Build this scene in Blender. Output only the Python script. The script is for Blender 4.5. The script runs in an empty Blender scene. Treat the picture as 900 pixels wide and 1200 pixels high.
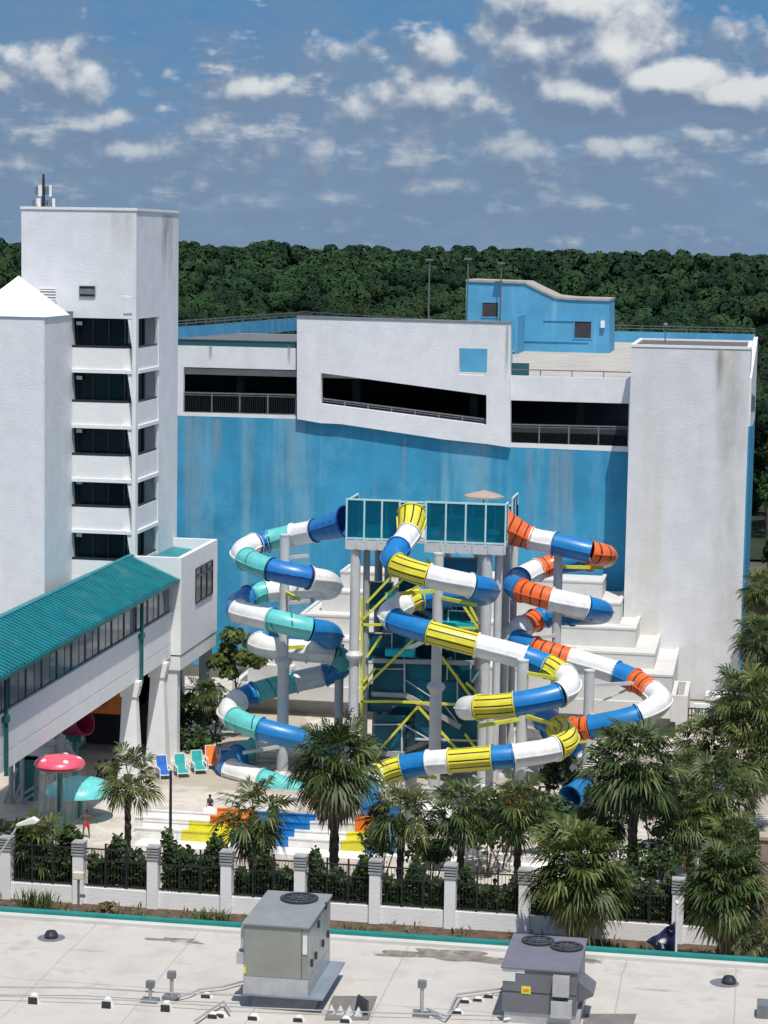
import bpy, bmesh, math, random
import numpy as np
from mathutils import Vector, Matrix

sc = bpy.context.scene
COL = sc.collection
rad = math.radians
ORG = {}

# ------------------------------------------------------------------ camera survey
# The site axes: X along the facades, Y away from the viewer, Z up.  The viewer stands 32 m up.
FOC, CAMH, PITCH, ROLL, YAW = 2670.0, 32.0, math.atan(315 / 2670), 0.017, rad(9.5)
cF = Vector((-math.sin(YAW) * math.cos(PITCH), math.cos(YAW) * math.cos(PITCH), -math.sin(PITCH)))
cR0 = Vector((math.cos(YAW), math.sin(YAW), 0))
cU0 = Vector((-math.sin(YAW) * math.sin(PITCH), math.cos(YAW) * math.sin(PITCH), math.cos(PITCH)))
cR = cR0 * math.cos(ROLL) + cU0 * math.sin(ROLL)
cU = -cR0 * math.sin(ROLL) + cU0 * math.cos(ROLL)
CAM = Vector((0, 0, CAMH))


def _on(ax, u, v, val):
    d = cF * FOC + cR * (u - 450) + cU * (600 - v)
    return CAM + d * ((val - CAM[ax]) / d[ax])


def oX(u, v, x): return _on(0, u, v, x)
def oY(u, v, y): return _on(1, u, v, y)
def oZ(u, v, z=0.0): return _on(2, u, v, z)


# ------------------------------------------------------------------ object helpers
def tag(o, label=None, cat=None, group=None, kind=None):
    if label: o['label'] = label
    if cat: o['category'] = cat
    if group: o['group'] = group
    if kind: o['kind'] = kind
    return o


def thing(name, label, cat, loc=(0, 0, 0), group=None, rz=0.0):
    o = bpy.data.objects.new(name, None)
    o.empty_display_size = 0.3
    COL.objects.link(o)
    o.location = loc
    o.rotation_euler = (0, 0, rz)
    ORG[o.name] = Vector(loc)
    return tag(o, label, cat, group)


def copy_tree(o, parent=None):
    c = o.copy()
    COL.objects.link(c)
    c.parent = parent
    for ch in list(o.children):
        copy_tree(ch, c)
    return c


class MB:
    """collects faces and links them as one mesh object"""

    def __init__(self):
        self.v, self.f, self.m, self.uv, self.hasuv = [], [], [], [], False

    def add(self, verts, faces, mi=0, uvs=None):
        n = len(self.v)
        self.v += [tuple(p) for p in verts]
        for k, fc in enumerate(faces):
            self.f.append([i + n for i in fc])
            self.m.append(mi)
            if uvs: self.hasuv = True
            self.uv.append(uvs[k] if uvs else [(0, 0)] * len(fc))
        return self

    def box(self, x0, x1, y0, y1, z0, z1, mi=0):
        if x0 > x1: x0, x1 = x1, x0
        if y0 > y1: y0, y1 = y1, y0
        if z0 > z1: z0, z1 = z1, z0
        v = [(x0, y0, z0), (x1, y0, z0), (x1, y1, z0), (x0, y1, z0), (x0, y0, z1), (x1, y0, z1), (x1, y1, z1), (x0, y1, z1)]
        return self.add(v, [(3, 2, 1, 0), (4, 5, 6, 7), (0, 1, 5, 4), (1, 2, 6, 5), (2, 3, 7, 6), (3, 0, 4, 7)], mi)

    def prism(self, pts, axis, a, b, mi=0):
        """pts: 2-d polygon in the two other axes, extruded along axis from a to b"""
        def mk(p, t):
            return (t, p[0], p[1]) if axis == 0 else (p[0], t, p[1]) if axis == 1 else (p[0], p[1], t)
        n = len(pts)
        v = [mk(p, a) for p in pts] + [mk(p, b) for p in pts]
        f = [tuple(range(n))[::-1], tuple(range(n, 2 * n))] + [(i, (i + 1) % n, n + (i + 1) % n, n + i) for i in range(n)]
        return self.add(v, f, mi)

    def tube(self, p0, p1, r0, r1=None, n=10, mi=0, cap=True):
        p0, p1 = Vector(p0), Vector(p1)
        r1 = r0 if r1 is None else r1
        t = (p1 - p0).normalized()
        a = t.orthogonal().normalized()
        b = t.cross(a)
        v = []
        for p, r in ((p0, r0), (p1, r1)):
            for i in range(n):
                w = 2 * math.pi * i / n
                v.append(p + (a * math.cos(w) + b * math.sin(w)) * r)
        f = [(i, (i + 1) % n, n + (i + 1) % n, n + i) for i in range(n)]
        if cap: f += [tuple(range(n))[::-1], tuple(range(n, 2 * n))]
        return self.add(v, f, mi)

    def path(self, pts, r, n=8, mi=0):
        for a, b in zip(pts[:-1], pts[1:]):
            self.tube(a, b, r, r, n, mi)
        return self

    def bar(self, p0, p1, w, h, mi=0):
        """rectangular bar between two points, h measured upward"""
        p0, p1 = Vector(p0), Vector(p1)
        t = (p1 - p0).normalized()
        s = t.cross(Vector((0, 0, 1)))
        s = Vector((1, 0, 0)) if s.length < 1e-4 else s.normalized()
        u = s.cross(t)
        v = []
        for p in (p0, p1):
            v += [p - s * w / 2 - u * h / 2, p + s * w / 2 - u * h / 2, p + s * w / 2 + u * h / 2, p - s * w / 2 + u * h / 2]
        return self.add(v, [(3, 2, 1, 0), (4, 5, 6, 7), (0, 1, 5, 4), (1, 2, 6, 5), (2, 3, 7, 6), (3, 0, 4, 7)], mi)

    def lathe(self, prof, c=(0, 0, 0), n=20, mi=0, sx=1.0, sy=1.0):
        v = []
        for r, z in prof:
            for i in range(n):
                w = 2 * math.pi * i / n
                v.append((c[0] + r * sx * math.cos(w), c[1] + r * sy * math.sin(w), c[2] + z))
        k = len(prof)
        f = [(j * n + i, j * n + (i + 1) % n, (j + 1) * n + (i + 1) % n, (j + 1) * n + i) for j in range(k - 1) for i in range(n)]
        if prof[0][0] > 1e-3: f.append(tuple(range(n))[::-1])
        if prof[-1][0] > 1e-3: f.append(tuple(range((k - 1) * n, k * n)))
        return self.add(v, f, mi)

    def build(self, name, mats, parent=None, smooth=False, org=None, bevel=0.0):
        if not isinstance(mats, (list, tuple)): mats = [mats]
        if org is None: org = ORG[parent.name] if parent is not None and parent.name in ORG else Vector((0, 0, 0))
        org = Vector(org)
        me = bpy.data.meshes.new(name)
        me.from_pydata([(p[0] - org[0], p[1] - org[1], p[2] - org[2]) for p in self.v], [], self.f)
        for m in mats: me.materials.append(m)
        if len(mats) > 1: me.polygons.foreach_set('material_index', self.m)
        if self.hasuv:
            uvl = me.uv_layers.new(name='UVMap')
            flat = [c for fu in self.uv for p in fu for c in p]
            uvl.data.foreach_set('uv', flat)
        if smooth:
            me.shade_smooth()
            try: me.set_sharp_from_angle(angle=rad(38))
            except Exception: pass
        me.update()
        o = bpy.data.objects.new(name, me)
        COL.objects.link(o)
        if parent is not None:
            o.parent = parent
        else:
            o.location = org
        ORG[o.name] = org
        if bevel:
            b = o.modifiers.new('edge', 'BEVEL')
            b.width = bevel
            b.segments = 2
            b.limit_method = 'ANGLE'
        return o


def np_mesh(name, V, Fc, mats, nper, parent=None, loc=None, midx=None, smooth=False):
    """quick mesh from numpy arrays, every face with nper corners"""
    me = bpy.data.meshes.new(name)
    nf = len(Fc)
    me.vertices.add(len(V)); me.vertices.foreach_set('co', np.ascontiguousarray(V, dtype=np.float32).ravel())
    me.loops.add(nf * nper); me.loops.foreach_set('vertex_index', np.ascontiguousarray(Fc, dtype=np.int32).ravel())
    me.polygons.add(nf)
    me.polygons.foreach_set('loop_start', np.arange(0, nf * nper, nper, dtype=np.int32))
    if not isinstance(mats, (list, tuple)): mats = [mats]
    for m in mats: me.materials.append(m)
    if midx is not None: me.polygons.foreach_set('material_index', np.ascontiguousarray(midx, dtype=np.int32))
    me.update(calc_edges=True)
    o = bpy.data.objects.new(name, me)
    COL.objects.link(o)
    o.parent = parent
    if loc is not None: o.location = loc
    return o


# ------------------------------------------------------------------ materials
def newmat(name):
    m = bpy.data.materials.new(name)
    m.use_nodes = True
    nt = m.node_tree
    nt.nodes.clear()
    out = nt.nodes.new('ShaderNodeOutputMaterial')
    bs = nt.nodes.new('ShaderNodeBsdfPrincipled')
    nt.links.new(bs.outputs[0], out.inputs[0])
    return m, nt, bs, out


def N(nt, t, **kw):
    n = nt.nodes.new(t)
    for k, v in kw.items():
        if k.startswith('i_'): n.inputs[int(k[2:])].default_value = v
        else: setattr(n, k, v)
    return n


def math_(nt, op, a, b=None, clamp=False):
    n = nt.nodes.new('ShaderNodeMath')
    n.operation = op
    n.use_clamp = clamp
    for i, x in enumerate((a, b)):
        if x is None: continue
        if isinstance(x, (int, float)): n.inputs[i].default_value = x
        else: nt.links.new(x, n.inputs[i])
    return n.outputs[0]


def mix_(nt, fac, a, b, blend='MIX'):
    n = nt.nodes.new('ShaderNodeMix')
    n.data_type = 'RGBA'
    n.blend_type = blend
    for i, x in ((0, fac), (6, a), (7, b)):
        if isinstance(x, (int, float)): n.inputs[i].default_value = x
        elif isinstance(x, (tuple, list)): n.inputs[i].default_value = (*x[:3], 1)
        else: nt.links.new(x, n.inputs[i])
    return n.outputs[2]


def smooth_(nt, x, lo, hi):
    n = nt.nodes.new('ShaderNodeMapRange')
    n.interpolation_type = 'SMOOTHSTEP'
    nt.links.new(x, n.inputs[0])
    n.inputs[1].default_value = lo
    n.inputs[2].default_value = hi
    return n.outputs[0]


def noise_(nt, vec, scale, detail=5, rough=.55, mscale=None):
    if mscale:
        mp = N(nt, 'ShaderNodeMapping')
        mp.inputs['Scale'].default_value = mscale
        nt.links.new(vec, mp.inputs[0])
        vec = mp.outputs[0]
    n = N(nt, 'ShaderNodeTexNoise')
    n.inputs['Scale'].default_value = scale
    n.inputs['Detail'].default_value = detail
    n.inputs['Roughness'].default_value = rough
    nt.links.new(vec, n.inputs['Vector'])
    return n.outputs['Fac']


def mat(name, col, rough=.6, var=.12, s=1.5, bump=0.0, bs=25.0, metal=0.0, streak=0.0, streakcol=(.4, .4, .38), blot=0.0, blotcol=(.3, .28, .25), spec=.4, blots=.5, streaks=1.0, band=0.0, bandcol=(.5, .5, .45)):
    m, nt, b, out = newmat(name)
    tc = N(nt, 'ShaderNodeTexCoord').outputs['Object']
    n1 = smooth_(nt, noise_(nt, tc, s, 6, .6), .3, .7)
    c = mix_(nt, n1, tuple(x * (1 - var) for x in col), tuple(min(1, x * (1 + var)) for x in col))
    if streak:
        n2 = smooth_(nt, noise_(nt, tc, 1.0, 5, .6, (1.1 * streaks, 1.1 * streaks, .05)), .52, .74)
        n3 = smooth_(nt, noise_(nt, tc, .18, 3), .35, .65)
        c = mix_(nt, math_(nt, 'MULTIPLY', math_(nt, 'MULTIPLY', n2, n3), streak), c, streakcol)
    if blot:
        n4 = smooth_(nt, noise_(nt, tc, blots, 7, .65), .5, .75)
        c = mix_(nt, math_(nt, 'MULTIPLY', n4, blot), c, blotcol)
    if band:
        n5 = smooth_(nt, noise_(nt, tc, 1.0, 6, .6, (.30, .30, .012)), .50, .60)
        n6 = smooth_(nt, noise_(nt, tc, .5, 6, .65, (1, 1, .5)), .25, .6)
        c = mix_(nt, math_(nt, 'MULTIPLY', math_(nt, 'MULTIPLY', n5, n6), band), c, bandcol)
    nt.links.new(c, b.inputs['Base Color'])
    b.inputs['Roughness'].default_value = rough
    b.inputs['Metallic'].default_value = metal
    b.inputs['Specular IOR Level'].default_value = spec
    if bump:
        bp = N(nt, 'ShaderNodeBump')
        bp.inputs['Strength'].default_value = bump
        bp.inputs['Distance'].default_value = .05
        nt.links.new(noise_(nt, tc, bs, 5, .6, (.45, .45, 1.5)), bp.inputs['Height'])
        nt.links.new(bp.outputs[0], b.inputs['Normal'])
    return m


def stripe_mat(name, col, mode=None, dark=(.02, .02, .02), rough=.38):
    """glossy fibreglass; mode adds printed bands measured round (u) and along (v) the tube"""
    m, nt, b, out = newmat(name)
    tc = N(nt, 'ShaderNodeTexCoord')
    n1 = smooth_(nt, noise_(nt, tc.outputs['Object'], 1.3, 6, .65), .3, .75)
    c = mix_(nt, n1, tuple(x * .86 for x in col), tuple(min(1, x * 1.08) for x in col))
    n2 = smooth_(nt, noise_(nt, tc.outputs['Object'], .6, 8, .7), .56, .78)
    c = mix_(nt, math_(nt, 'MULTIPLY', n2, .38), c, tuple(.62 * x + .12 for x in col))
    n3 = smooth_(nt, noise_(nt, tc.outputs['Object'], 1.0, 6, .65, (2.2, 2.2, .35)), .56, .72)
    c = mix_(nt, math_(nt, 'MULTIPLY', n3, .28), c, tuple(.45 * x + .05 for x in col))
    if mode:
        sep = N(nt, 'ShaderNodeSeparateXYZ')
        nt.links.new(tc.outputs['UV'], sep.inputs[0])
        u, v = sep.outputs[0], sep.outputs[1]
        wob = math_(nt, 'MULTIPLY', math_(nt, 'SUBTRACT', noise_(nt, tc.outputs['Object'], .9, 2), .5), .25)
        def band(x, k, w, off=0.0):
            return math_(nt, 'LESS_THAN', math_(nt, 'FRACT', math_(nt, 'ADD', math_(nt, 'MULTIPLY', x, k), off)), w)
        if mode == 'long': f = band(u, 10, .2, .33)
        elif mode == 'ring': f = band(math_(nt, 'ADD', v, math_(nt, 'MULTIPLY', wob, .8)), 1.8, .17, .4)
        elif mode == 'dash': f = math_(nt, 'MULTIPLY', band(u, 9, .12), band(v, 1.6, .4, .2))
        elif mode == 'line': f = band(math_(nt, 'ADD', v, math_(nt, 'MULTIPLY', u, 1.1)), .42, .035, .3)
        c = mix_(nt, f, c, dark)
    nt.links.new(c, b.inputs['Base Color'])
    b.inputs['Roughness'].default_value = rough
    b.inputs['Coat Weight'].default_value = .12
    b.inputs['Coat Roughness'].default_value = .2
    return m


def leaf_mat(name, c0, c1, c2=None, trans=.25, rough=.5, rvar=.6, ns=.35):
    m, nt, b, out = newmat(name)
    tc = N(nt, 'ShaderNodeTexCoord').outputs['Object']
    g = N(nt, 'ShaderNodeNewGeometry')
    r = g.outputs['Random Per Island']
    n1 = smooth_(nt, noise_(nt, tc, ns, 4), .35, .65)
    c = mix_(nt, math_(nt, 'ADD', math_(nt, 'MULTIPLY', r, rvar), math_(nt, 'MULTIPLY', n1, 1 - rvar)), c0, c1)
    if c2: c = mix_(nt, math_(nt, 'MULTIPLY', math_(nt, 'GREATER_THAN', r, .86), .7), c, c2)
    nt.links.new(c, b.inputs['Base Color'])
    b.inputs['Roughness'].default_value = rough
    b.inputs['Specular IOR Level'].default_value = .3 if rough < .65 else .08
    if trans:
        t = N(nt, 'ShaderNodeBsdfTranslucent')
        nt.links.new(c, t.inputs[0])
        mx = N(nt, 'ShaderNodeMixShader')
        mx.inputs[0].default_value = trans
        nt.links.new(b.outputs[0], mx.inputs[1])
        nt.links.new(t.outputs[0], mx.inputs[2])
        nt.links.new(mx.outputs[0], out.inputs[0])
    return m


def glass_mat(name, col, alpha, rough=.08, tint=None):
    m, nt, b, out = newmat(name)
    b.inputs['Base Color'].default_value = (*col, 1)
    b.inputs['Roughness'].default_value = rough
    b.inputs['Specular IOR Level'].default_value = .6
    t = N(nt, 'ShaderNodeBsdfTransparent')
    t.inputs[0].default_value = (*(tint or [min(1, .25 + x * 1.2) for x in col]), 1)
    mx = N(nt, 'ShaderNodeMixShader')
    mx.inputs[0].default_value = alpha
    nt.links.new(t.outputs[0], mx.inputs[1])
    nt.links.new(b.outputs[0], mx.inputs[2])
    nt.links.new(mx.outputs[0], out.inputs[0])
    return m


def roof_metal(name, col, axis=1, pitch=.42):
    """standing seam sheet: ribs run up the slope"""
    m, nt, b, out = newmat(name)
    tc = N(nt, 'ShaderNodeTexCoord').outputs['Object']
    c = mix_(nt, smooth_(nt, noise_(nt, tc, .9, 6), .3, .7), tuple(x * .85 for x in col), tuple(x * 1.12 for x in col))
    c = mix_(nt, math_(nt, 'MULTIPLY', smooth_(nt, noise_(nt, tc, .5, 8, .7), .52, .75), .35), c, (.2, .36, .36))
    nt.links.new(c, b.inputs['Base Color'])
    b.inputs['Roughness'].default_value = .45
    return m


STUCCO = mat('white_stucco', (.75, .76, .775), .8, .05, .8, .3, 7, band=.25, bandcol=(.58, .60, .57), streak=.2, streakcol=(.55, .56, .52), blot=.12, blotcol=(.66, .66, .63), blots=.35)
STUCCO2 = mat('white_stucco_clean', (.80, .80, .79), .75, .03, .8, .25, 9, blot=.1, blotcol=(.64, .63, .58), blots=.5)
STUCCO_OLD = mat('stained_stucco', (.68, .69, .70), .8, .06, .6, .3, 7, band=.6, bandcol=(.62, .58, .49), streak=.55, streakcol=(.56, .55, .49), blot=.18, blotcol=(.62, .62, .58), blots=.3, streaks=.6)
BLUEW = mat('blue_stucco', (.045, .29, .48), .8, .16, .3, .4, 8, streak=.55, streakcol=(.24, .42, .54), blot=.75, blotcol=(.11, .40, .575), blots=.25, spec=.2, band=.6, bandcol=(.22, .44, .56))
BLUEP = mat('blue_roof_stucco', (.085, .345, .56), .75, .1, .4, .3, 8, streak=.45, streakcol=(.4, .58, .7))
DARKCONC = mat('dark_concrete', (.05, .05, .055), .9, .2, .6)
CONC = mat('deck_concrete', (.42, .40, .36), .85, .12, .35, .2, 10, blot=.4, blotcol=(.3, .29, .27), blots=.25)
DARKMET = mat('dark_metal', (.025, .027, .03), .45, .2, 3, spec=.5)
GREYMET = mat('grey_rail_metal', (.16, .17, .18), .45, .15, 3)
GLASSD = mat('dark_window_glass', (.004, .022, .028), .12, .5, .35, spec=.14)
GLASSW = glass_mat('walkway_glass', (.20, .25, .28), .72, .08, (.75, .85, .88))
TEALROOF = roof_metal('teal_roof_metal', (.008, .20, .235))
TEALTRIM = mat('teal_trim_paint', (.012, .20, .17), .4, .12, 2)
TEALDK = mat('dark_teal_paint', (.008, .11, .115), .45, .2, 1)
POLEW = mat('painted_pole', (.56, .57, .57), .5, .07, 1.2, streak=.3, streakcol=(.4, .4, .38))
POLEG = mat('grey_pole', (.33, .35, .36), .5, .08, 1.2)
YELLOWB = mat('yellow_brace_paint', (.66, .66, .06), .45, .1, 2)
ACRYL = glass_mat('teal_acrylic', (.002, .15, .235), .5, .1, (.08, .5, .62))
NAVYP = mat('navy_panel', (.004, .115, .175), .3, .25, .6)
CYANP = mat('cyan_panel', (.01, .42, .50), .35, .15, .8)
sW = stripe_mat('slide_white', (.80, .80, .78))
sB = stripe_mat('slide_blue', (.010, .195, .50))
sBD = stripe_mat('slide_blue_dashed', (.010, .18, .50), 'dash', (.01, .03, .16))
sT = stripe_mat('slide_turquoise', (.13, .55, .52), 'line', (.015, .14, .16))
sY = stripe_mat('slide_yellow', (.74, .66, .045), 'long')
sO = stripe_mat('slide_orange', (.82, .155, .03), 'ring', (.09, .02, .008))
YEL = stripe_mat('plain_yellow', (.72, .66, .03))
ORA = stripe_mat('plain_orange', (.85, .2, .03))
BLU = stripe_mat('plain_blue', (.008, .18, .50))
WHI = stripe_mat('plain_white', (.80, .79, .76), rough=.45)
TUR = stripe_mat('plain_turquoise', (.13, .55, .52))
PINK = stripe_mat('mushroom_pink', (.78, .1, .17), rough=.35)
BARK = mat('palm_bark', (.11, .088, .068), .95, .45, 4, .8, 9)
BARKT = mat('tree_bark', (.12, .09, .065), .95, .3, 3, .6, 9)
PALM1 = leaf_mat('palm_leaf', (.026, .054, .012), (.115, .145, .034), (.23, .24, .085), .2)
PALM2 = leaf_mat('palm_leaf_dark', (.02, .045, .012), (.082, .118, .03), (.17, .185, .065), .18)
PALMY = leaf_mat('palm_leaf_yellowing', (.12, .14, .035), (.24, .23, .08), (.26, .2, .09), .2)
DEADF = leaf_mat('dead_frond', (.14, .105, .06), (.30, .24, .15), None, .1)
HEDGE = leaf_mat('hedge_leaf', (.018, .042, .012), (.05, .09, .022), (.1, .14, .04), .2)
BUSH = leaf_mat('bush_leaf', (.055, .09, .018), (.12, .16, .035), (.18, .2, .06), .25)
GRASSB = leaf_mat('spiky_leaf', (.05, .08, .025), (.13, .16, .06), (.22, .22, .1), .15)
WOODF = leaf_mat('forest_leaf', (.017, .040, .020), (.025, .056, .025), None, .04, .8, .4, .06)
def stain_mat(name, c0, c1, lo, hi, sc_, msc=(1, 1, 1), amt=1.0):
    m, nt, b, out = newmat(name)
    tc = N(nt, 'ShaderNodeTexCoord').outputs['Object']
    nt.links.new(mix_(nt, smooth_(nt, noise_(nt, tc, 2.0, 6, .65), .3, .7), c0, c1), b.inputs['Base Color'])
    b.inputs['Roughness'].default_value = .85
    b.inputs['Specular IOR Level'].default_value = .1
    t = N(nt, 'ShaderNodeBsdfTransparent'); mx = N(nt, 'ShaderNodeMixShader')
    uvs = N(nt, 'ShaderNodeSeparateXYZ'); nt.links.new(N(nt, 'ShaderNodeTexCoord').outputs['UV'], uvs.inputs[0])
    f = smooth_(nt, noise_(nt, tc, sc_, 7, .65, msc), lo, hi)
    ex_ = math_(nt, 'MULTIPLY', math_(nt, 'MULTIPLY', uvs.outputs[0], math_(nt, 'SUBTRACT', 1.0, uvs.outputs[0])), 4.0)
    ey_ = math_(nt, 'SUBTRACT', 1.0, math_(nt, 'POWER', math_(nt, 'ABSOLUTE', uvs.outputs[1]), 2.0))
    f = math_(nt, 'MULTIPLY', math_(nt, 'MULTIPLY', math_(nt, 'MULTIPLY', f, ex_), ey_), amt)
    nt.links.new(f, mx.inputs[0]); nt.links.new(t.outputs[0], mx.inputs[1]); nt.links.new(b.outputs[0], mx.inputs[2]); nt.links.new(mx.outputs[0], out.inputs[0])
    return m
ST_WARM = stain_mat('warm_wall_stain', (.56, .54, .48), (.64, .62, .56), .25, .7, .7, (1.2, 1, .3), .5)
ST_DARK = stain_mat('dark_drip_stain', (.30, .29, .24), (.44, .42, .36), .3, .65, 1.2, (2.4, 1, .2), .6)
ST_PALE = stain_mat('pale_drip_stain', (.34, .46, .52), (.42, .54, .60), .3, .66, 1.1, (2.2, 1, .08), .5)
MEMB = None

# ------------------------------------------------------------------ camera
cd = bpy.data.cameras.new('camera')
cam = bpy.data.objects.new('camera', cd)
COL.objects.link(cam)
cd.sensor_fit = 'HORIZONTAL'
cd.sensor_width = 36
cd.lens = 36 * FOC / 900
cd.clip_start = 1
cd.clip_end = 9000
Mx = Matrix(((cR.x, cU.x, -cF.x, CAM.x), (cR.y, cU.y, -cF.y, CAM.y), (cR.z, cU.z, -cF.z, CAM.z), (0, 0, 0, 1)))
cam.matrix_world = Mx
sc.camera = cam

# ------------------------------------------------------------------ light
TOL = Vector((.42, -.92, 2.3)).normalized()
SUN_EL = math.asin(TOL.z)
SUN_ROT = math.atan2(TOL.x, TOL.y)
ld = bpy.data.lights.new('sun', 'SUN')
ld.energy = 3.9
ld.angle = rad(.53)
ld.color = (1, .955, .89)
sun = bpy.data.objects.new('sun', ld)
COL.objects.link(sun)
sun.rotation_euler = (-TOL).to_track_quat('-Z', 'Y').to_euler()
sun.location = (0, 0, 80)
EXPO = 0.12
sc.view_settings.view_transform = 'Standard'
sc.view_settings.look = 'None'
sc.view_settings.exposure = EXPO
sc.view_settings.gamma = 1
sc.view_settings.use_curve_mapping = False
sc.cycles.max_bounces = 6
sc.cycles.transparent_max_bounces = 10
sc.cycles.use_adaptive_sampling = True

# ------------------------------------------------------------------ sky
W = bpy.data.worlds.new('World')
sc.world = W
W.use_nodes = True
nt = W.node_tree
nt.nodes.clear()
wo = nt.nodes.new('ShaderNodeOutputWorld')
bg = nt.nodes.new('ShaderNodeBackground')
bg.inputs[1].default_value = .11
nt.links.new(bg.outputs[0], wo.inputs[0])
sky = nt.nodes.new('ShaderNodeTexSky')
sky.sky_type = 'NISHITA'
sky.sun_disc = False
sky.sun_elevation = SUN_EL
sky.sun_rotation = SUN_ROT
sky.air_density = 1.0
sky.dust_density = 1.2
tc = nt.nodes.new('ShaderNodeTexCoord')
sep = nt.nodes.new('ShaderNodeSeparateXYZ')
nt.links.new(tc.outputs['Generated'], sep.inputs[0])
# azimuth and elevation of the direction in degrees, so the clouds sit in the sky and not in the picture
AZ = math_(nt, 'MULTIPLY', math_(nt, 'ARCTAN2', sep.outputs[0], sep.outputs[1]), 180 / math.pi)
EL = math_(nt, 'MULTIPLY', math_(nt, 'ARCSINE', sep.outputs[2]), 180 / math.pi)
def deg(u, v):
    d = (cF * FOC + cR * (u - 450) + cU * (600 - v)).normalized()
    return math.degrees(math.atan2(d.x, d.y)), math.degrees(math.asin(d.z))
BLOBS = [(680, 40, 125, 74, 2.2), (668, 6, 96, 56, 3.2), (625, 56, 52, 60, 2.2), (712, 58, 62, 56, 2.8), (778, 98, 95, 34, 2.6), (866, 112, 85, 26, 2.2), (690, 110, 95, 34, 2.2),
         (516, 58, 34, 26, 1.1), (497, 112, 95, 32, 1.05), (430, 128, 55, 26, .8), (572, 118, 62, 26, .7),
         (48, 78, 62, 32, 1.1), (92, 98, 52, 28, .95), (8, 96, 40, 24, .8), (112, 140, 56, 15, .8), (292, 104, 60, 17, 1.05),
         (172, 176, 66, 17, .95), (372, 182, 27, 30, 1.15), (243, 149, 29, 14, .9), (330, 176, 40, 16, .6), (602, 178, 72, 26, .85), (738, 172, 62, 20, 1.05), (700, 166, 24, 16, .9),
         (812, 200, 48, 15, .75), (482, 168, 36, 15, .7), (236, 216, 14, 12, .8), (522, 216, 44, 11, .75), (838, 154, 66, 14, .8), (410, 60, 40, 20, .6), (25, 190, 50, 14, .75), (640, 215, 40, 10, .6), (300, 235, 50, 8, .5), (880, 40, 40, 24, .45)]
comb = N(nt, 'ShaderNodeCombineXYZ')
nt.links.new(AZ, comb.inputs[0]); nt.links.new(EL, comb.inputs[1])
def cloud_field(daz, de):
    az = math_(nt, 'ADD', AZ, daz)
    el = math_(nt, 'ADD', EL, de)
    cb = N(nt, 'ShaderNodeCombineXYZ')
    nt.links.new(az, cb.inputs[0]); nt.links.new(el, cb.inputs[1])
    acc = None
    for (u, v, ru, rv, w) in BLOBS:
        a0, e0 = deg(u, v)
        k = 180 / math.pi / FOC
        dx = math_(nt, 'MULTIPLY', math_(nt, 'SUBTRACT', az, a0), 1 / (ru * k))
        dy = math_(nt, 'MULTIPLY', math_(nt, 'SUBTRACT', el, e0), 1 / (rv * k))
        q = math_(nt, 'SQRT', math_(nt, 'ADD', math_(nt, 'MULTIPLY', dx, dx), math_(nt, 'MULTIPLY', dy, dy)))
        val = math_(nt, 'MULTIPLY', math_(nt, 'SUBTRACT', 1.1, q), w)
        acc = val if acc is None else math_(nt, 'SMOOTH_MAX', acc, val)
        if acc is not val: acc.node.inputs[2].default_value = .12
    def vor(scale, vec):
        vo = N(nt, 'ShaderNodeTexVoronoi'); vo.inputs['Scale'].default_value = scale
        nt.links.new(vec, vo.inputs['Vector'])
        return math_(nt, 'SUBTRACT', .42, vo.outputs['Distance'])
    nz = N(nt, 'ShaderNodeTexNoise'); nz.inputs['Scale'].default_value = 1.6; nz.inputs['Detail'].default_value = 4
    nt.links.new(cb.outputs[0], nz.inputs['Vector'])
    va = N(nt, 'ShaderNodeVectorMath'); va.operation = 'MULTIPLY_ADD'
    nt.links.new(nz.outputs['Color'], va.inputs[0]); va.inputs[1].default_value = (.55, .55, 0); nt.links.new(cb.outputs[0], va.inputs[2])
    n1 = noise_(nt, cb.outputs[0], 1.0, 9, .6, (1, 1.5, 1))
    # a low bank of scattered cloud between the named ones
    bank = math_(nt, 'ADD', math_(nt, 'MULTIPLY', math_(nt, 'SUBTRACT', noise_(nt, cb.outputs[0], .8, 8, .58, (.6, 2.0, 1)), .5), 3.6), math_(nt, 'MULTIPLY', math_(nt, 'ABSOLUTE', math_(nt, 'SUBTRACT', el, 2.3)), -.21))
    bank = math_(nt, 'ADD', bank, BANK)
    acc = math_(nt, 'MAXIMUM', acc, -.55)
    f = math_(nt, 'ADD', acc, math_(nt, 'MULTIPLY', math_(nt, 'SUBTRACT', n1, .5), 1.7))
    f = math_(nt, 'SMOOTH_MAX', f, bank); f.node.inputs[2].default_value = .2
    f = math_(nt, 'ADD', f, math_(nt, 'MULTIPLY', vor(1.7, va.outputs[0]), .62))
    return math_(nt, 'ADD', f, math_(nt, 'MULTIPLY', vor(4.2, va.outputs[0]), .24))
BANK = .26
f0 = cloud_field(0, 0)
f1 = cloud_field(.16, .42)
mask = smooth_(nt, f0, -.15, .75)
big = math_(nt, 'MULTIPLY', math_(nt, 'SUBTRACT', f0, .7, True), .16)
lit = smooth_(nt, math_(nt, 'ADD', math_(nt, 'SUBTRACT', f0, f1), big), -.75, 1.25)
ex = 1 / .11 / (2 ** EXPO)
def K(c): return tuple(x * ex for x in c)
grad = smooth_(nt, EL, -.3, 7.2)
skyc = mix_(nt, grad, K((.20, .30, .44)), K((.085, .245, .475)))
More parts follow.
